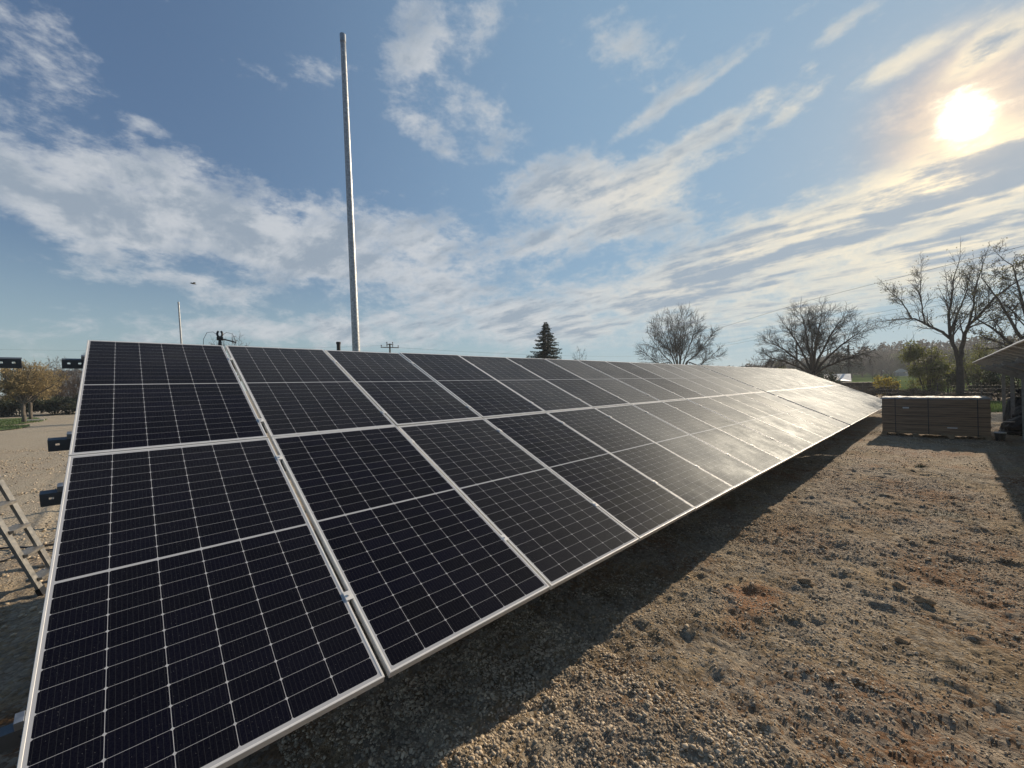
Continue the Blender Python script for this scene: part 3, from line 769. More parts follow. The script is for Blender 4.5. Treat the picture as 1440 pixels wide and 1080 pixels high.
# small ones
def auto_limbs(az, h, w, n, rr, trunk=.25, low=.3, r=.12):
    L = [([(0, 0, 0), (0, 0, h * low)], r, r * .8, 0)]
    for k in range(n):
        t = (k + .5) / n * 2 - 1; a = t * w / 2 * .8 * rr.uniform(.8, 1.1); b = rr.uniform(-.4, .4) * w / 2; z = h * (low + (1 - low) * (.85 - .35 * t * t))
        L.append((across(az, [(0, 0, h * low * .9), (a * .35, b * .35, h * low + (z - h * low) * .4), (a * .75, b * .8, h * low + (z - h * low) * .8)]), r * .5, r * .15, .45))
    return L
rr = random.Random(4)
bare_tree('small thin leafless tree right of the dark spruce', polar(37.1, 62), auto_limbs(37, 8.0, 3.2, 5, rr, r=.10), dict(rmin=.010, levels=3, kids=(5, 4, 3)), 31)
bare_tree('low leafless crown peeking over the array behind the forked bracket', polar(81.0, 40), auto_limbs(81, 6.9, 5.6, 7, rr, r=.12), dict(rmin=.009, levels=4, kids=(6, 4, 3, 2)), 32, twig=MTWIGR)
bare_tree('dense low leafless bush at the left foot of the rounded many-stemmed tree', polar(26.9, 57), auto_limbs(27, 4.9, 4.2, 8, rr, low=.12, r=.09), dict(rmin=.016, levels=4, kids=(6, 4, 4, 2)), 33)
bare_tree('front yellowish pollarded tree on the lawn at the far left', polar(96.75, 46.5), auto_limbs(97, 4.6, 5.4, 13, rr, low=.32, r=.13), dict(rmin=.017, levels=4, kids=(7, 5, 4, 3), up=.05, ang=(30, 75)), 41, twig=MTWIGY, bark=MBARK2, leaf=leafy('olive_buds', (.42, .33, .17), .3, .4), leaf_n=3200, leaf_s=.05)
bare_tree('rear yellowish tree on the lawn, its trunk just right of the front one', polar(96.35, 50.5), auto_limbs(96.3, 4.8, 5.6, 13, rr, low=.32, r=.12), dict(rmin=.017, levels=4, kids=(7, 5, 4, 3), up=.05, ang=(30, 75)), 42, twig=MTWIGY, bark=MBARK2, leaf=bpy.data.materials['olive_buds'], leaf_n=3200, leaf_s=.05)
names_l = ['at the far left behind the yellowish trees', 'just right of the yellowish trees, before the long grey building', 'tallest, halfway between yellowish trees and array', 'reddish, closest to the left edge of the array', 'reddish, partly hidden behind the left rail ends']
for i, (a_, r_, h_, w_) in enumerate(((99.2, 66, 4.6, 6), (95.7, 68, 4.4, 5), (94.7, 66, 6.4, 4.2), (93.7, 68, 5.6, 5), (92.7, 64, 6.6, 5.5))):
    bare_tree('bare thicket tree ' + names_l[i], polar(a_, r_), auto_limbs(a_, h_, w_, 7, rr, low=.1, r=.10), dict(rmin=.015, levels=4, kids=(6, 4, 3, 2)), 50 + i, twig=MTWIGR, group='thicket trees along the yard')
lab_r = ['greyish bare bush low above the far end of the array', 'bare bush between the two big rounded trees', 'reddish bare bush left of the wide spreading tree', 'small bare tree beneath the crown of the wide spreading tree']
for i, (a_, r_, h_, w_) in enumerate(((17.9, 66, 3.9, 4.5), (16.9, 64, 4.3, 4), (15.6, 66, 5.6, 4), (14.2, 62, 5.2, 4))):
    bare_tree(lab_r[i], polar(a_, r_), auto_limbs(a_, h_, w_, 6, rr, low=.1, r=.09), dict(rmin=.014, levels=4, kids=(6, 4, 3, 2)), 70 + i, twig=MTWIGR, group='bushes beyond the far end of the array')

# spruce
def spruce(label, loc, h, w, seed):
    rr = random.Random(seed); root = thing('spruce_tree', label, 'spruce', loc)
    b = MB(); b.tube([(0, 0, 0), (0, 0, h * .6), (0, 0, h)], [.16, .09, .02], 8); b.build('trunk', MBARK, root)
    b = MB(); z = h * .12
    while z < h * .995:
        t = 1 - z / h; n = int(9 + 8 * t)
        for k in range(n):
            a = rr.uniform(0, 2 * math.pi); L = w / 2 * (t ** .82) * rr.uniform(.50, 1.30) + .05
            e = Vector((math.cos(a), math.sin(a), 0)); s = Vector((-math.sin(a), math.cos(a), 0)); zz = z + rr.uniform(-.1, .1)
            m_ = max(3, int(L / .13))
            for i in range(m_):
                f = (i + .6) / m_; c = e * (L * f) + Vector((0, 0, zz - .30 * L * f + .22 * L * f * f))
                wd = (.34 * (1 - f) + .10) * (.45 + .55 * t)
                for sg in (-1, 1, 0):
                    d = (s * sg * wd + e * .16 + Vector((0, 0, rr.uniform(-.10, .07)))) * rr.uniform(.7, 1.25)
                    nrm = d.cross(Vector((rr.gauss(0, 1), rr.gauss(0, 1), rr.gauss(0, 1)))).normalized() * .035
                    b.quad(c - nrm, c + d * .6 - nrm * 1.4, c + d, c + d * .5 + nrm * 1.4)
        z += .17 * (.6 + .6 * t)
    b.build('crown', MNEEDLE, root)
    return root
spruce('dark pointed spruce tree peeking over the middle of the array', polar(41.7, 45), 2 + .150 * 45, 7.0, 3)

# leafy shrubs: leaf-sized faces through an uneven volume, on a few stems
def shrub(name, label, cat, loc, w, d, h, n, leafm, seed, leaf=.10, rz=0., stems=9, group=None, z0=.0, lumps=9):
    rr = random.Random(seed); root = thing(name, label, cat, loc, rz, group)
    b = MB(); cl = []
    for k in range(lumps):
        x, y = rr.uniform(-.38, .38) * w, rr.uniform(-.35, .35) * d
        zc = z0 + (h - z0) * rr.uniform(.22, .80) * (1 - .35 * abs(2 * x / w)); cl.append((x, y, zc, rr.uniform(.16, .30) * w, rr.uniform(.18, .3) * d, rr.uniform(.14, .26) * h))
    for k in range(stems):
        c = cl[k % lumps]
        b.tube([(c[0] * .15, c[1] * .15, 0), (c[0] * .6, c[1] * .6, c[2] * .6), (c[0], c[1], c[2]), (c[0] * 1.15, c[1] * 1.1, c[2] + c[5])], [.04, .03, .02, .008], 5)
        for q in range(26):
            p = Vector((c[0] + rr.gauss(0, .4) * c[3], c[1] + rr.gauss(0, .4) * c[4], c[2] + rr.gauss(0, .4) * c[5]))
            e = p + Vector((rr.gauss(0, .5) * c[3], rr.gauss(0, .5) * c[4], rr.uniform(.2, 1.1) * c[5])); b.tube([p, p.lerp(e, .5) + Vector((.03, 0, .03)), e], [.014, .01, .006], 3, False)
    b.build('stems', MBARK, root)
    f = MB()
    for k in range(n):
        c = cl[rr.randrange(lumps)]
        v = Vector((rr.gauss(0, 1), rr.gauss(0, 1), rr.gauss(0, 1))).normalized() * (rr.random() ** .45) * rr.uniform(.75, 1.15)
        p = Vector((c[0] + v.x * c[3], c[1] + v.y * c[4], max(.03, c[2] + v.z * c[5])))
        if vnoise(np.array((p.x + loc[0]) * 2.2), np.array(p.z * 2.6 + p.y), 31) < -.12: continue
        a = Vector((rr.gauss(0, 1), rr.gauss(0, 1), rr.gauss(0, .7))).normalized() * leaf * rr.uniform(.5, 1.3)
        q = a.cross(Vector((rr.gauss(0, 1), rr.gauss(0, 1), rr.gauss(0, 1)))).normalized() * a.length * .38
        f.quad(p, p + a * .45 + q, p + a, p + a * .5 - q)
    f.build('leaves', leafm, root)
    return root
shrub('forsythia_bush', 'bright yellow blossoming bush between the array end and the cartons', 'bush', polar(4.1, 47), 1.9, 1.7, 2.95, 5200, MLEAFY, 1, .09)
shrub('leafy_bush', 'big round bush in fresh yellow-green leaf behind the cartons', 'bush', polar(1.0, 48), 3.5, 2.8, 5.3, 26000, MLEAFG, 2, .13, lumps=14)
shrub('leafy_bush', 'dark bush between the forked tree and the big yellow-green bush', 'bush', polar(-.3, 50), 2.6, 2.2, 3.2, 6000, MLEAFD, 3, .11, lumps=12)
shrub('leafy_bush', 'dark speckled bush right of the forked tree trunk', 'bush', polar(-2.4, 48), 3.0, 2.4, 3.3, 7000, MLEAFD, 4, .12, lumps=12)
shrub('leafy_bush', 'dark bush behind the posts at the right edge', 'bush', polar(-4.8, 50), 3.8, 2.6, 3.6, 7000, MLEAFD, 5, .12, lumps=12)
shrub('leafy_bush', 'tall sparse green bush behind the forked tree', 'bush', polar(-1.9, 56), 5.2, 3.0, 5.4, 7000, MLEAFG, 6, .12, lumps=14)
shrub('leafy_bush', 'pale green bush at the left foot of the wide spreading tree', 'bush', polar(13.6, 56), 3.4, 2.4, 4.3, 5200, MLEAFG, 7, .11)
shrub('leafy_bush', 'dark ivy-clad bush right behind the trunk of the wide spreading tree', 'bush', polar(9.2, 53), 3.4, 2.6, 4.2, 7500, MLEAFD, 8, .12, lumps=12)
for i, (a_, w_, h_, lb) in enumerate(((7.2, 3.2, 1.5, 'dry bramble left of the dark shed roof'), (5.6, 2.6, 1.4, 'dry bramble just left of the yellow bush'), (3.0, 2.4, 1.3, 'dry bramble between the yellow bush and the yellow-green bush'), (1.6, 2.6, 1.0, 'dry bramble below the yellow-green bush'), (-1.4, 3.4, 1.1, 'dry bramble at the foot of the forked tree'), (-3.4, 3.2, 1.2, 'dry bramble behind the right end of the cartons'))):
    shrub('bramble', lb, 'bramble', polar(a_, 45 + (i % 2)), 1.6, w_, h_, 3200, MDRY, 90 + i, .10, group='brambles along the fence', lumps=12)
for i, (a_, lb) in enumerate(((99.3, 'dark evergreen hedge piece at the far left edge behind the lawn'), (97.0, 'dark evergreen hedge piece behind the two yellowish trees'), (94.9, 'dark evergreen hedge piece where the road ends'), (92.9, 'dark evergreen hedge piece beside the left edge of the array'))):
    shrub('hedge', lb, 'hedge', polar(a_, 62), 3.4 if i else 4, 6.0, 2.3, 15000, MLEAFD, 120 + i, .15, group='dark hedge behind the yard', lumps=16)

# ------------------------------------------------------------------ left background
def lawn(name, pts, z, m):
    b = MB(); n = len(pts); b.v = [(x, y, z) for x, y in pts]; b.f = [tuple(range(n))]
    return b.build(name, m)
struct(lawn('lawn', [(-5.0, 50.6), (-4.85, 48.5), (-5.2, 44.5), (-7, 43.2), (-30, 43.0), (-30, 56), (-6, 56)], .045, MGRASS))
struct(lawn('lawn', [(-4.7, 41.6), (-4.45, 39.8), (-4.9, 37.6), (-6.5, 36.3), (-30, 36.0), (-30, 42.2), (-6, 42.2)], .045, MGRASS))
rr = random.Random(77)
g = MB()
for k in range(9000):
    x = rr.uniform(-12, -4.6); y = rr.choice((rr.uniform(36.3, 42.0), rr.uniform(43.4, 53)))
    if x > -5.4 and not (38 < y < 41.5 or 45 < y < 50): continue
    a = rr.uniform(0, 3.14); w = Vector((math.cos(a), math.sin(a), 0)) * .02
    t_ = Vector((x + rr.gauss(0, .03), y + rr.gauss(0, .03), .045 + rr.uniform(.05, .13))); p = Vector((x, y, .04))
    g.tri(p - w, p + w, t_)
for k in range(9000):
    p = polar(rr.uniform(-9, -1.5), rr.uniform(33, 45)); a = rr.uniform(0, 3.14); w = Vector((math.cos(a), math.sin(a), 0)) * .022
    g.tri(p - w, p + w, p + Vector((rr.gauss(0, .03), rr.gauss(0, .03), rr.uniform(.05, .22))))
tag(g.build('grass', MBLADE), 'short green grass on the lawn and by the bramble edge', 'grass', kind='stuff')
b = MB(); b.box(-.55, .55, -.16, .16, 0, .14, .015)
tag(b.build('concrete_block', MCONC, loc=(-5.15, 47.6, .04), rot=(0, 0, .06)), 'pale concrete slab lying by the lawn tree trunks', 'concrete slab')
root = thing('long_building', 'long flat-roofed grey building behind the thicket on the left', 'building', (0, 0, 0))
bx0, bx1, by, bh = -15.1, 16.0, 110.0, 6.2
b = MB(); b.box(bx0, bx1, by, by + 12, 0, bh); b.build('wall', MWALLG, root)
b = MB(); b.box(bx0 - .25, bx1 + .25, by - .25, by + 12.2, bh, bh + .22); b.build('roof', MROOF, root)
for i in range(14):
    for z in (.9, 3.4):
        x = bx0 + 1.2 + i * 2.2
        b = MB(); b.box(x, x + 1.2, by - .04, by + .02, z, z + 1.3); w = b.build('window', MWHITE, root)
        b = MB(); b.box(x + .08, x + .56, by - .06, by - .045, z + .08, z + 1.22); b.box(x + .64, x + 1.12, by - .06, by - .045, z + .08, z + 1.22); b.build('pane', MGLASS, w)
# step ladder leaning out of the frame
def ladder():
    root = thing('step_ladder', 'aluminium step ladder standing on the gravel at the left edge', 'ladder', (-.64, 6.27, 0))
    up = Vector((-.335, .06, .94)) ; up.normalize()                     # along the stiles
    side = Vector((.09, .29, 0)); L = 2.3                               # from the near stile to the far one
    nrm = side.cross(up).normalized()
    for k in (0, 1):
        b = MB(); o = side * k; b.obox(o, o + up * L, .025, .075, side.normalized()); b.build('stile', MALU, root)
        b = MB(); b.obox(o - up * .03, o + up * .07, .036, .086, side.normalized()); b.build('rubber_foot', MBLACK, root)
    for i in range(8):
        z = up * (.16 + .27 * i)
        b = MB(); w = side.normalized() * .014; h = Vector((-.055, 0, 0))
        a, c = z + w, z + side - w
        b.obox(a + h * .2, c + h * .2, .12, .026, (0, 0, 1))
        for q in range(5): o = Vector((-.045 + .0225 * q, 0, .0125)) + h * .2; b.obox(a + o, c + o, .006, .004, (0, 0, 1))
        b.build('step', MALU, root)
    top = up * L + side * .5
    b = MB(); b.obox(up * L, up * L + side, .16, .03, (0, 0, 1)); b.build('platform', MALU, root)
    for k in (0, 1):
        b = MB(); b.obox(up * (L - .05) + side * k, side * k + Vector((-1.55, .12, 0)), .022, .04, side.normalized()); b.build('rear_leg', MALU, root)
    return root
ladder()
def cable(label, pts, rad, m=MBLACK):
    pp = []
    P_ = [Vector((x, y, float(height(np.array(x), np.array(y))) + rad + .006)) for x, y in pts]
    for i in range(len(P_) - 1):
        p0, p1, p2, p3 = P_[max(i - 1, 0)], P_[i], P_[i + 1], P_[min(i + 2, len(P_) - 1)]
        for k in range(6):
            t = k / 6; pp.append(.5 * ((2 * p1) + (p2 - p0) * t + (2 * p0 - 5 * p1 + 4 * p2 - p3) * t * t + (3 * p1 - p0 - 3 * p2 + p3) * t ** 3))
    pp.append(P_[-1])
    b = MB(); b.tube(pp, rad, 8); return tag(b.build('cable', m, smooth=True), label, 'cable')
cable('upper black cable crossing the gravel behind the ladder', [(-2.6, 8.6), (-1.9, 8.3), (-1.25, 8.45), (-.9, 8.15), (-.5, 8.2), (.3, 7.9)], .013)
cable('lower black cable crossing the gravel behind the ladder', [(-2.6, 7.6), (-1.7, 7.75), (-1.2, 7.75), (-.85, 7.9), (-.4, 7.7), (.4, 7.75)], .011)

# ------------------------------------------------------------------ right: stacked cartons on a pallet
root = thing('carton_stack', 'large strapped block of long cardboard cartons with white film on top, on a pallet', 'carton stack', (18.79, .25, 0), R(1.5))
hw = 1.215; dp = 1.14
rr = random.Random(12)
zz = .145
for lay, lh in enumerate((.27, .28, .29, .29)):
    for c0, c1 in ((-hw, hw),):
        for d0, d1 in ((0, dp / 2 - .005), (dp / 2 + .005, dp)):
            j = lambda: rr.uniform(-.006, .006)
            b = MB(); b.box(d0 + j(), d1 + j(), c0 + .005 + j(), c1 - .005 + j(), 0, lh - .006, .012)
            b.build('carton', MCARTON, root, (0, 0, zz + .003))
    zz += lh
H = zz
for y in (-hw + .26, .10, hw - .34):
    b = MB(); b.box(-.014, -.010, y - .010, y + .010, .12, H + .010); b.box(-.014, dp + .012, y - .018, y + .018, H + .010, H + .013); b.box(dp + .009, dp + .013, y - .018, y + .018, .12, H + .010)
    b.build('strap', MSTRAP, root)
for z in (.145 + .265, .145 + .55, .145 + .84):
    b = MB(); b.box(-.018, -.0145, -hw - .012, hw + .012, z - .007, z + .007); b.box(-.018, dp + .012, hw + .0125, hw + .0155, z - .007, z + .007); b.box(-.018, dp + .012, -hw - .0155, -hw - .0125, z - .007, z + .007)
    b.build('strap', MSTRAP, root)
# crumpled film over the top with a short ragged apron
b = MB(); NX, NY = 26, 56
for i in range(NX + 1):
    for k in range(NY + 1):
        u = i / NX; v = k / NY; x = -.03 + u * (dp + .06); y = -hw - .03 + v * (2 * hw + .06)
        z = H + .022 + .018 * mn.noise(Vector((x * 5, y * 4, 1))) + .012 * mn.noise(Vector((x * 15, y * 13, 3)))
        if i in (0, NX) or k in (0, NY): z = H - .030 - .025 * mn.noise(Vector((x * 9, y * 9, 5)))
        b.v.append((x, y, z))
for i in range(NX):
    for k in range(NY): a = i * (NY + 1) + k; b.f.append((a, a + NY + 1, a + NY + 2, a + 1))
b.build('film_cover', MFILM, root)
for y in (-hw + .01, -.40, .40, hw - .01):
    b = MB(); y = max(-hw + .05, min(hw - .05, y)); b.box(0, dp, y - .05, y + .05, .0, .022); b.box(0, .1, y - .07, y + .07, .0225, .10, .003); b.box(dp / 2 - .05, dp / 2 + .05, y - .07, y + .07, .0225, .10, .003); b.box(dp - .1, dp, y - .07, y + .07, .0225, .10, .003)
    b.build('pallet_block', MWOOD, root)
b = MB()
for k in range(7): b.box(.01 + k * .163, .01 + k * .163 + .12, -hw, hw, .1225, .142, .002)
for x in (0.0, dp / 2 - .05, dp - .1): b.box(x, x + .1, -hw, hw, .1005, .122)
b.build('pallet_deck', MWOOD, root)
for (y, z, w, h_) in ((.62, .93, .15, .045), (-.42, .33, .22, .03)):
    b = MB(); b.box(-.0215, -.0185, y - w / 2, y + w / 2, z, z + h_); b.build('paper_slip', MWHITE, root)
# small things at the right foot of the stack
root = thing('bucket', 'small dark bucket with a pale rim at the right foot of the carton stack', 'bucket', (18.9, -1.14, 0))
b = MB(); b.tube([(0, 0, .0), (0, 0, .26)], [.09, .12], 14); b.build('body', MBLACK, root, smooth=False)
b = MB(); b.tube([(0, 0, .245), (0, 0, .275)], [.128, .128], 14); b.build('rim', MWHITE, root)
b = MB(); b.tube([(.12, 0, .25), (.10, 0, .38), (0, 0, .42), (-.10, 0, .38), (-.12, 0, .25)], .006, 5); b.build('handle', MSTEEL, root)
def sack(label, loc, w, d, h, seed):
    bm = bmesh.new(); bmesh.ops.create_icosphere(bm, subdivisions=5, radius=1.)
    o_ = Vector((seed * 3.1, seed * 1.7, 0))
    for v in bm.verts:
        c = v.co.copy(); k = 1 + .22 * mn.noise(c * 1.3 + o_) + .09 * (1 - abs(mn.noise(c * 3.3 + o_)) * 2) + .03 * mn.noise(c * 9 + o_)
        x, y, z = c * k
        z = max(z, -.55); z = z + .55
        fl = 1.12 if z < .3 else 1.
        v.co = (x * w / 2 * fl, y * d / 2 * fl, z * h / 1.62)
    root = thing('black_sack', label, 'sack', loc, 0, 'black sacks under the right array')
    me = bpy.data.meshes.new('bag'); bm.to_mesh(me); bm.free(); me.materials.append(MBAG)
    me.polygons.foreach_set('use_smooth', [True] * len(me.polygons)); link('bag', me, root)
    b = MB(); b.tube([(0, 0, h * .93), (.02, .02, h * 1.02), (.06, .03, h * 1.12), (.13, .08, h * 1.10)], [.05, .035, .06, .09], 9); b.build('tied_neck', MBAG, root, smooth=True)
    return root
sack('big bulging black sack nearest the carton stack', (21.3, -1.85, 0), 1.0, 1.0, .62, 1)
sack('black sack lying on top of the heap by the posts', (21.9, -2.15, .40), .9, 1.0, .62, 2)
sack('black sack at the right edge, deepest under the array', (20.6, -2.35, 0), 1.0, .9, .85, 3)
sack('rounded black sack sticking up behind the heap left of the posts', (23.4, -1.95, 0), .9, .8, 1.25, 4)
b = MB(); b.box(-.14, .14, -.02, .02, 0, .02, .003)
tag(b.build('white_board', MWHITE, loc=(21.0, -1.45, .42), rot=(.1, .05, 1.2)), 'small white board end poking out beside the sacks', 'board')
# wire fence along the brambles
root = thing('wire_fence', 'low wire fence with thin dark posts in front of the yellow and green bushes', 'fence', (43.2, 0, 0))
for k in range(9):
    y = -6.0 + k * 2.1
    b = MB(); b.tube([(0, y, 0), (.02, y, 1.45)], .032, 6); b.build('fence_post', MPOLEW, root)
b = MB()
for z in (.25, .5, .75, 1.0, 1.25): b.tube([(0, -6, z), (0, 10.8, z)], .005, 3)
for k in range(84): b.tube([(0, -6 + .2 * k, .25), (0, -6 + .2 * k, 1.25)], .004, 3)
b.build('wire_mesh', MWIRE, root)
# sheds beyond
root = thing('greenhouse', 'low structure with a pale metal roof beyond the far end of the array', 'shed', polar(8.0, 70), R(8))
b = MB(); b.box(-1.5, 1.5, -1.25, 1.25, 0, 1.5); b.build('wall', MSHED, root)
b = MB(); b.v = [(-1.7, -1.4, 1.45), (1.7, -1.4, 1.95), (1.7, 1.4, 1.95), (-1.7, 1.4, 1.75), (-1.7, -1.4, 1.5), (1.7, -1.4, 2.5), (1.7, 1.4, 2.5), (-1.7, 1.4, 1.8)]
b.f = [(0, 3, 2, 1), (4, 5, 6, 7), (0, 1, 5, 4), (1, 2, 6, 5), (2, 3, 7, 6), (3, 0, 4, 7)]; b.build('roof', MROOF, root)
root = thing('low_shed', 'long low dark shed left of the yellow bush', 'shed', polar(6.2, 60), R(6))
b = MB(); b.box(-1.5, 1.5, -1.4, 1.4, 0, 1.35); b.build('wall', MSHED, root)
b = MB()
for k in range(14): b.box(-1.7, 1.7, -1.55 + k * .222, -1.55 + k * .222 + .20, 1.352, 1.42 + .02 * (k % 2), .004)
b.build('roof', MSHED, root)
root = thing('field_house', 'small house with a pale gable half hidden in the far trees', 'house', polar(2.95, 150, 1.5), R(15)); root.scale = (.4, .4, .4)
b = MB(); b.box(-3, 3, -3, 3, 0, 4.0); b.build('wall', MWALLG, root)
b = MB(); b.v = [(-3.4, -3.4, 3.95), (3.4, -3.4, 3.95), (3.4, 3.4, 3.95), (-3.4, 3.4, 3.95), (-3.4, 0, 6.2), (3.4, 0, 6.2)]; b.f = [(0, 1, 5, 4), (2, 3, 4, 5), (1, 2, 5), (3, 0, 4), (3, 2, 1, 0)]; b.build('roof', MROOF, root)
# rising field and the far wood
def terrain():
    azs = np.linspace(-30, 40, 71); rs = np.array([62, 75, 95, 120, 160, 220, 320, 500, 900, 1800]); zs = np.array([-.3, .25, .9, 1.6, 2.6, 4, 5.5, 7, 9, 9])
    V = np.array([[r * math.cos(R(a)), r * math.sin(R(a)), z * (1 if z < 0 else min(1, (1 + .25 * vnoise(np.array(a * .13), np.array(r * .01), 3)) * max(0, min(1, (36 - a) / 10)) * max(0.05, min(1, (a + 30) / 10))))] for a in azs for r, z in zip(rs, zs)], dtype=float)
    n = len(rs); ii, jj = np.meshgrid(np.arange(len(azs) - 1), np.arange(n - 1), indexing='ij'); b0 = (ii * n + jj).ravel()
    return np.array(V), np.stack([b0, b0 + 1, b0 + n + 1, b0 + n], 1)
V, F = terrain(); struct(link('field', mesh_np('field', V, F, MHILL, True)))
rr = random.Random(5)
FARP = [('crown', .45), ('crown', .7)]
def far_crown(seed, w, h, n, sz):
    r = random.Random(seed); f = MB(); lumps = [(r.uniform(-.35, .35) * w, r.uniform(-.3, .3) * w, h * r.uniform(.35, .78), r.uniform(.18, .3) * w, r.uniform(.14, .24) * h) for _ in range(9)]
    for k in range(n):
        c = lumps[r.randrange(9)]; v = Vector((r.gauss(0, 1), r.gauss(0, 1), r.gauss(0, 1))).normalized() * r.random() ** .4
        p = Vector((c[0] + v.x * c[3], c[1] + v.y * c[3], c[2] + v.z * c[4])); a = Vector((r.gauss(0, 1), r.gauss(0, 1), r.gauss(0, 1))).normalized() * sz * r.uniform(.5, 1.3)
        q = a.cross(Vector((r.gauss(0, 1), r.gauss(0, 1), r.gauss(0, 1)))).normalized() * sz * .3; f.quad(p, p + a * .5 + q, p + a, p + a * .5 - q)
    return f
MFARA = leafy('far_bare_crowns', (.13, .115, .10), .25, .3); MFARB = leafy('far_budding_crowns', (.16, .17, .09), .25, .35); MFARC = leafy('far_evergreen_crowns', (.04, .05, .035), .3, .2)
protos = []
for i, (m_, sz) in enumerate(((MFARA, .2), (MFARB, .24), (MFARC, .26), (MFARA, .18))):
    root = thing('distant_tree', '', 'tree', (0, 0, 0), 0, 'distant trees on the skyline to the right')
    far_crown(40 + i, 6.5, 9, 8000, sz).build('crown', m_, root)
    b = MB(); b.tube([(0, 0, 0), (.1, 0, 3.2), (0, 0, 6.5)], [.25, .18, .07], 6); b.build('trunk', MBARK2, root); protos.append(root)
look = ['greyish bare distant tree', 'pale budding distant tree', 'dark evergreen distant tree', 'brownish bare distant tree']
rowp = []
places = [(17.6, 150, .62, 0), (16.4, 140, .6, 3), (15.0, 150, .68, 1), (13.6, 145, .66, 0), (12.3, 150, .72, 3), (11.0, 140, .72, 2), (9.7, 150, .8, 0), (8.5, 130, .7, 2), (7.6, 140, .72, 2), (6.8, 135, .75, 2), (5.9, 150, .82, 0), (5.1, 160, .95, 3), (4.4, 150, .98, 0), (3.7, 165, 1.05, 3), (2.9, 160, .98, 1), (2.2, 165, 1.08, 1), (1.4, 160, 1.08, 0), (.6, 165, 1.06, 1), (-.3, 155, .98, 3), (-1.2, 160, 1.0, 0), (-2.1, 150, .95, 1), (-3.1, 155, .98, 3), (-4.2, 150, .9, 0), (-5.4, 150, .9, 2), (-6.8, 150, .9, 0)]
where = ['above the far end of the array, leftmost of the skyline row', 'second from the left of the skyline row', 'third from the left of the skyline row', 'behind the left half of the wide spreading tree', 'just left of the trunk of the wide spreading tree', 'behind the trunk of the wide spreading tree', 'just right of the trunk of the wide spreading tree', 'above the pale shed roof, its left side', 'above the pale shed roof, its right side', 'beside the bare utility pole', 'left above the dark low shed', 'right above the dark low shed', 'left above the yellow bush', 'straight above the yellow bush', 'by the pale gable house', 'left above the yellow-green bush', 'straight behind the yellow-green bush', 'right behind the yellow-green bush', 'left of the forked trunk', 'behind the forked trunk', 'right of the forked trunk', 'behind the tip of the right array', 'behind the right array, left of its posts', 'behind the posts of the right array', 'beyond the right edge posts']
used = [0] * 4
for i, (a_, r_, s_, k) in enumerate(places):
    o = protos[k] if not used[k] else copy_tree(protos[k]); used[k] = 1
    o.location = polar(a_, r_, 1.2 if a_ < 14 else .6); o.scale = (s_ * rr.uniform(.95, 1.25), s_ * 1.1, s_ * .98); o.rotation_euler.z = rr.uniform(0, 6.28)
    o['label'] = look[k] + ' ' + where[i]
f = MB()
for k in range(40000):
    a_ = rr.uniform(-9, 20); r_ = rr.uniform(185, 240); hh = 6.5 + 5.5 * max(0, min(1, (16 - a_) / 12)) + 2.5 * float(vnoise(np.array(a_ * 1.4), np.array(r_ * .02), 3))
    z = rr.random() ** .7 * hh + 1.; p = polar(a_, r_, z); a = Vector((rr.gauss(0, 1), rr.gauss(0, 1), rr.gauss(0, 1))).normalized() * rr.uniform(.35, .9)
    q = a.cross(Vector((rr.gauss(0, 1), rr.gauss(0, 1), rr.gauss(0, 1)))).normalized() * .35; f.quad(p, p + a * .5 + q, p + a, p + a * .5 - q)
tag(f.build('far_wood', MFARA), 'hazy grey-brown wood closing the horizon on the right', 'wood', kind='stuff')
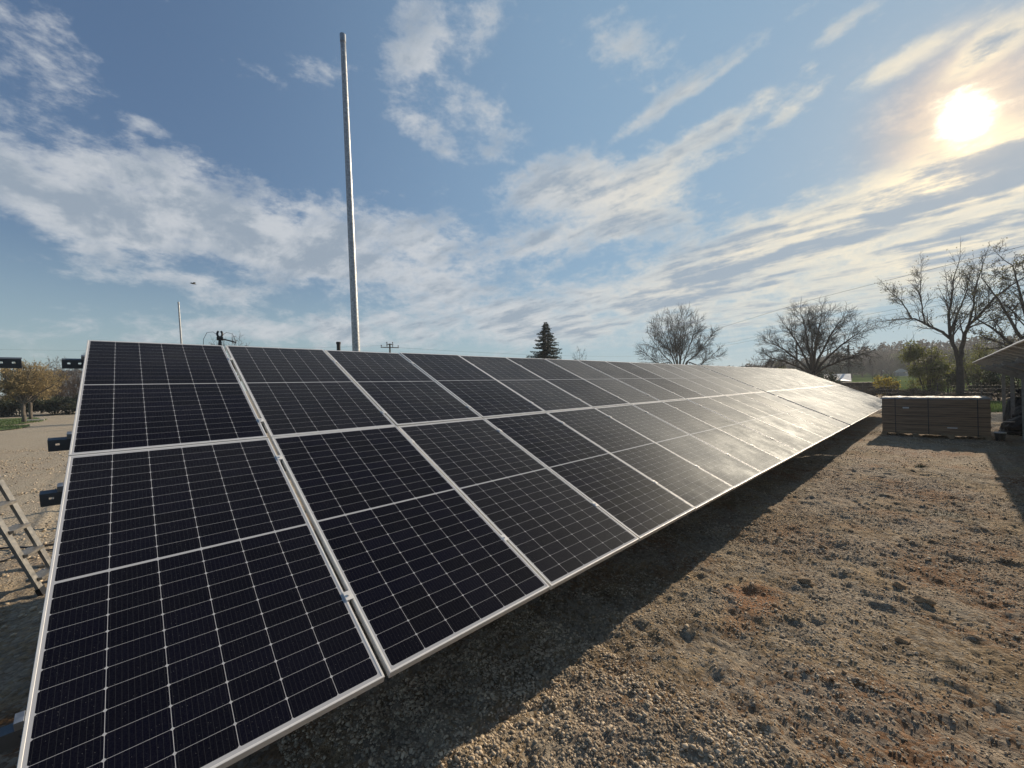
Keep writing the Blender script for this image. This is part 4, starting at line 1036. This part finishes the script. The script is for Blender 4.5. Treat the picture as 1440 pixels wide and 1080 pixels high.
# bird
root = thing('bird', 'tiny dark bird gliding over the left part of the array', 'bird', polar(84.4, 30, 2 + .2094 * 30), R(30))
b = MB(); b.tube([(-.16, 0, 0), (-.08, 0, .0), (0, 0, .01), (.10, 0, .015), (.16, 0, .01)], [.01, .035, .045, .03, .012], 8); b.build('body', MBLACK, root, smooth=True)
for s in (-1, 1):
    b = MB(); b.v = [(.07, 0, .02), (-.05, 0, .02), (-.06, s * .10, .07), (.05, s * .11, .08), (-.06, s * .21, .04), (-.02, s * .22, .045),
                     (.07, 0, .008), (-.05, 0, .008), (-.06, s * .10, .062), (.05, s * .11, .07), (-.06, s * .21, .036), (-.02, s * .22, .04)]
    b.f = [(0, 1, 2, 3), (3, 2, 4, 5), (9, 8, 7, 6), (11, 10, 8, 9), (0, 3, 9, 6), (3, 5, 11, 9), (1, 7, 8, 2), (2, 8, 10, 4)]; b.build('wing', MBLACK, root)

# weeds in the gravel
def weed(label, x, y, r, seed):
    rr = random.Random(seed); z = float(height(np.array(x), np.array(y))); b = MB()
    for k in range(140):
        a = rr.uniform(0, 6.28); p = Vector((rr.gauss(0, r * .35), rr.gauss(0, r * .35), 0)); w = Vector((-math.sin(a), math.cos(a), 0)) * .005
        b.tri(p - w, p + w, p + Vector((math.cos(a) * r * .5, math.sin(a) * r * .5, rr.uniform(.02, .07))))
    tag(b.build('weed_tuft', MLEAFD, loc=(x, y, z)), label, 'weed', 'weed tufts in the gravel')
weed('dark weed tuft alone on the sunlit gravel near the right edge', 8.46, .0, .22, 1)
weed('small weed tuft close before the shadow of the carton stack', 12.6, .35, .14, 2)
# ------------------------------------------------------------------ air
b = MB(); b.box(-30, 420, -330, 300, -1.2, 16.5)
hz = b.build('haze', bpy.data.materials.new('air')); hz['kind'] = 'stuff'; tag(hz, 'thin bluish morning haze paling the far trees', 'haze', kind='stuff')
hm = hz.data.materials[0]; hm.use_nodes = True; hm.node_tree.nodes.clear()
pv = hm.node_tree.nodes.new('ShaderNodeVolumePrincipled'); pv.inputs['Density'].default_value = .0007; pv.inputs['Color'].default_value = (.80, .86, .92, 1); pv.inputs['Anisotropy'].default_value = .3
hm.node_tree.links.new(pv.outputs[0], hm.node_tree.nodes.new('ShaderNodeOutputMaterial').inputs['Volume'])
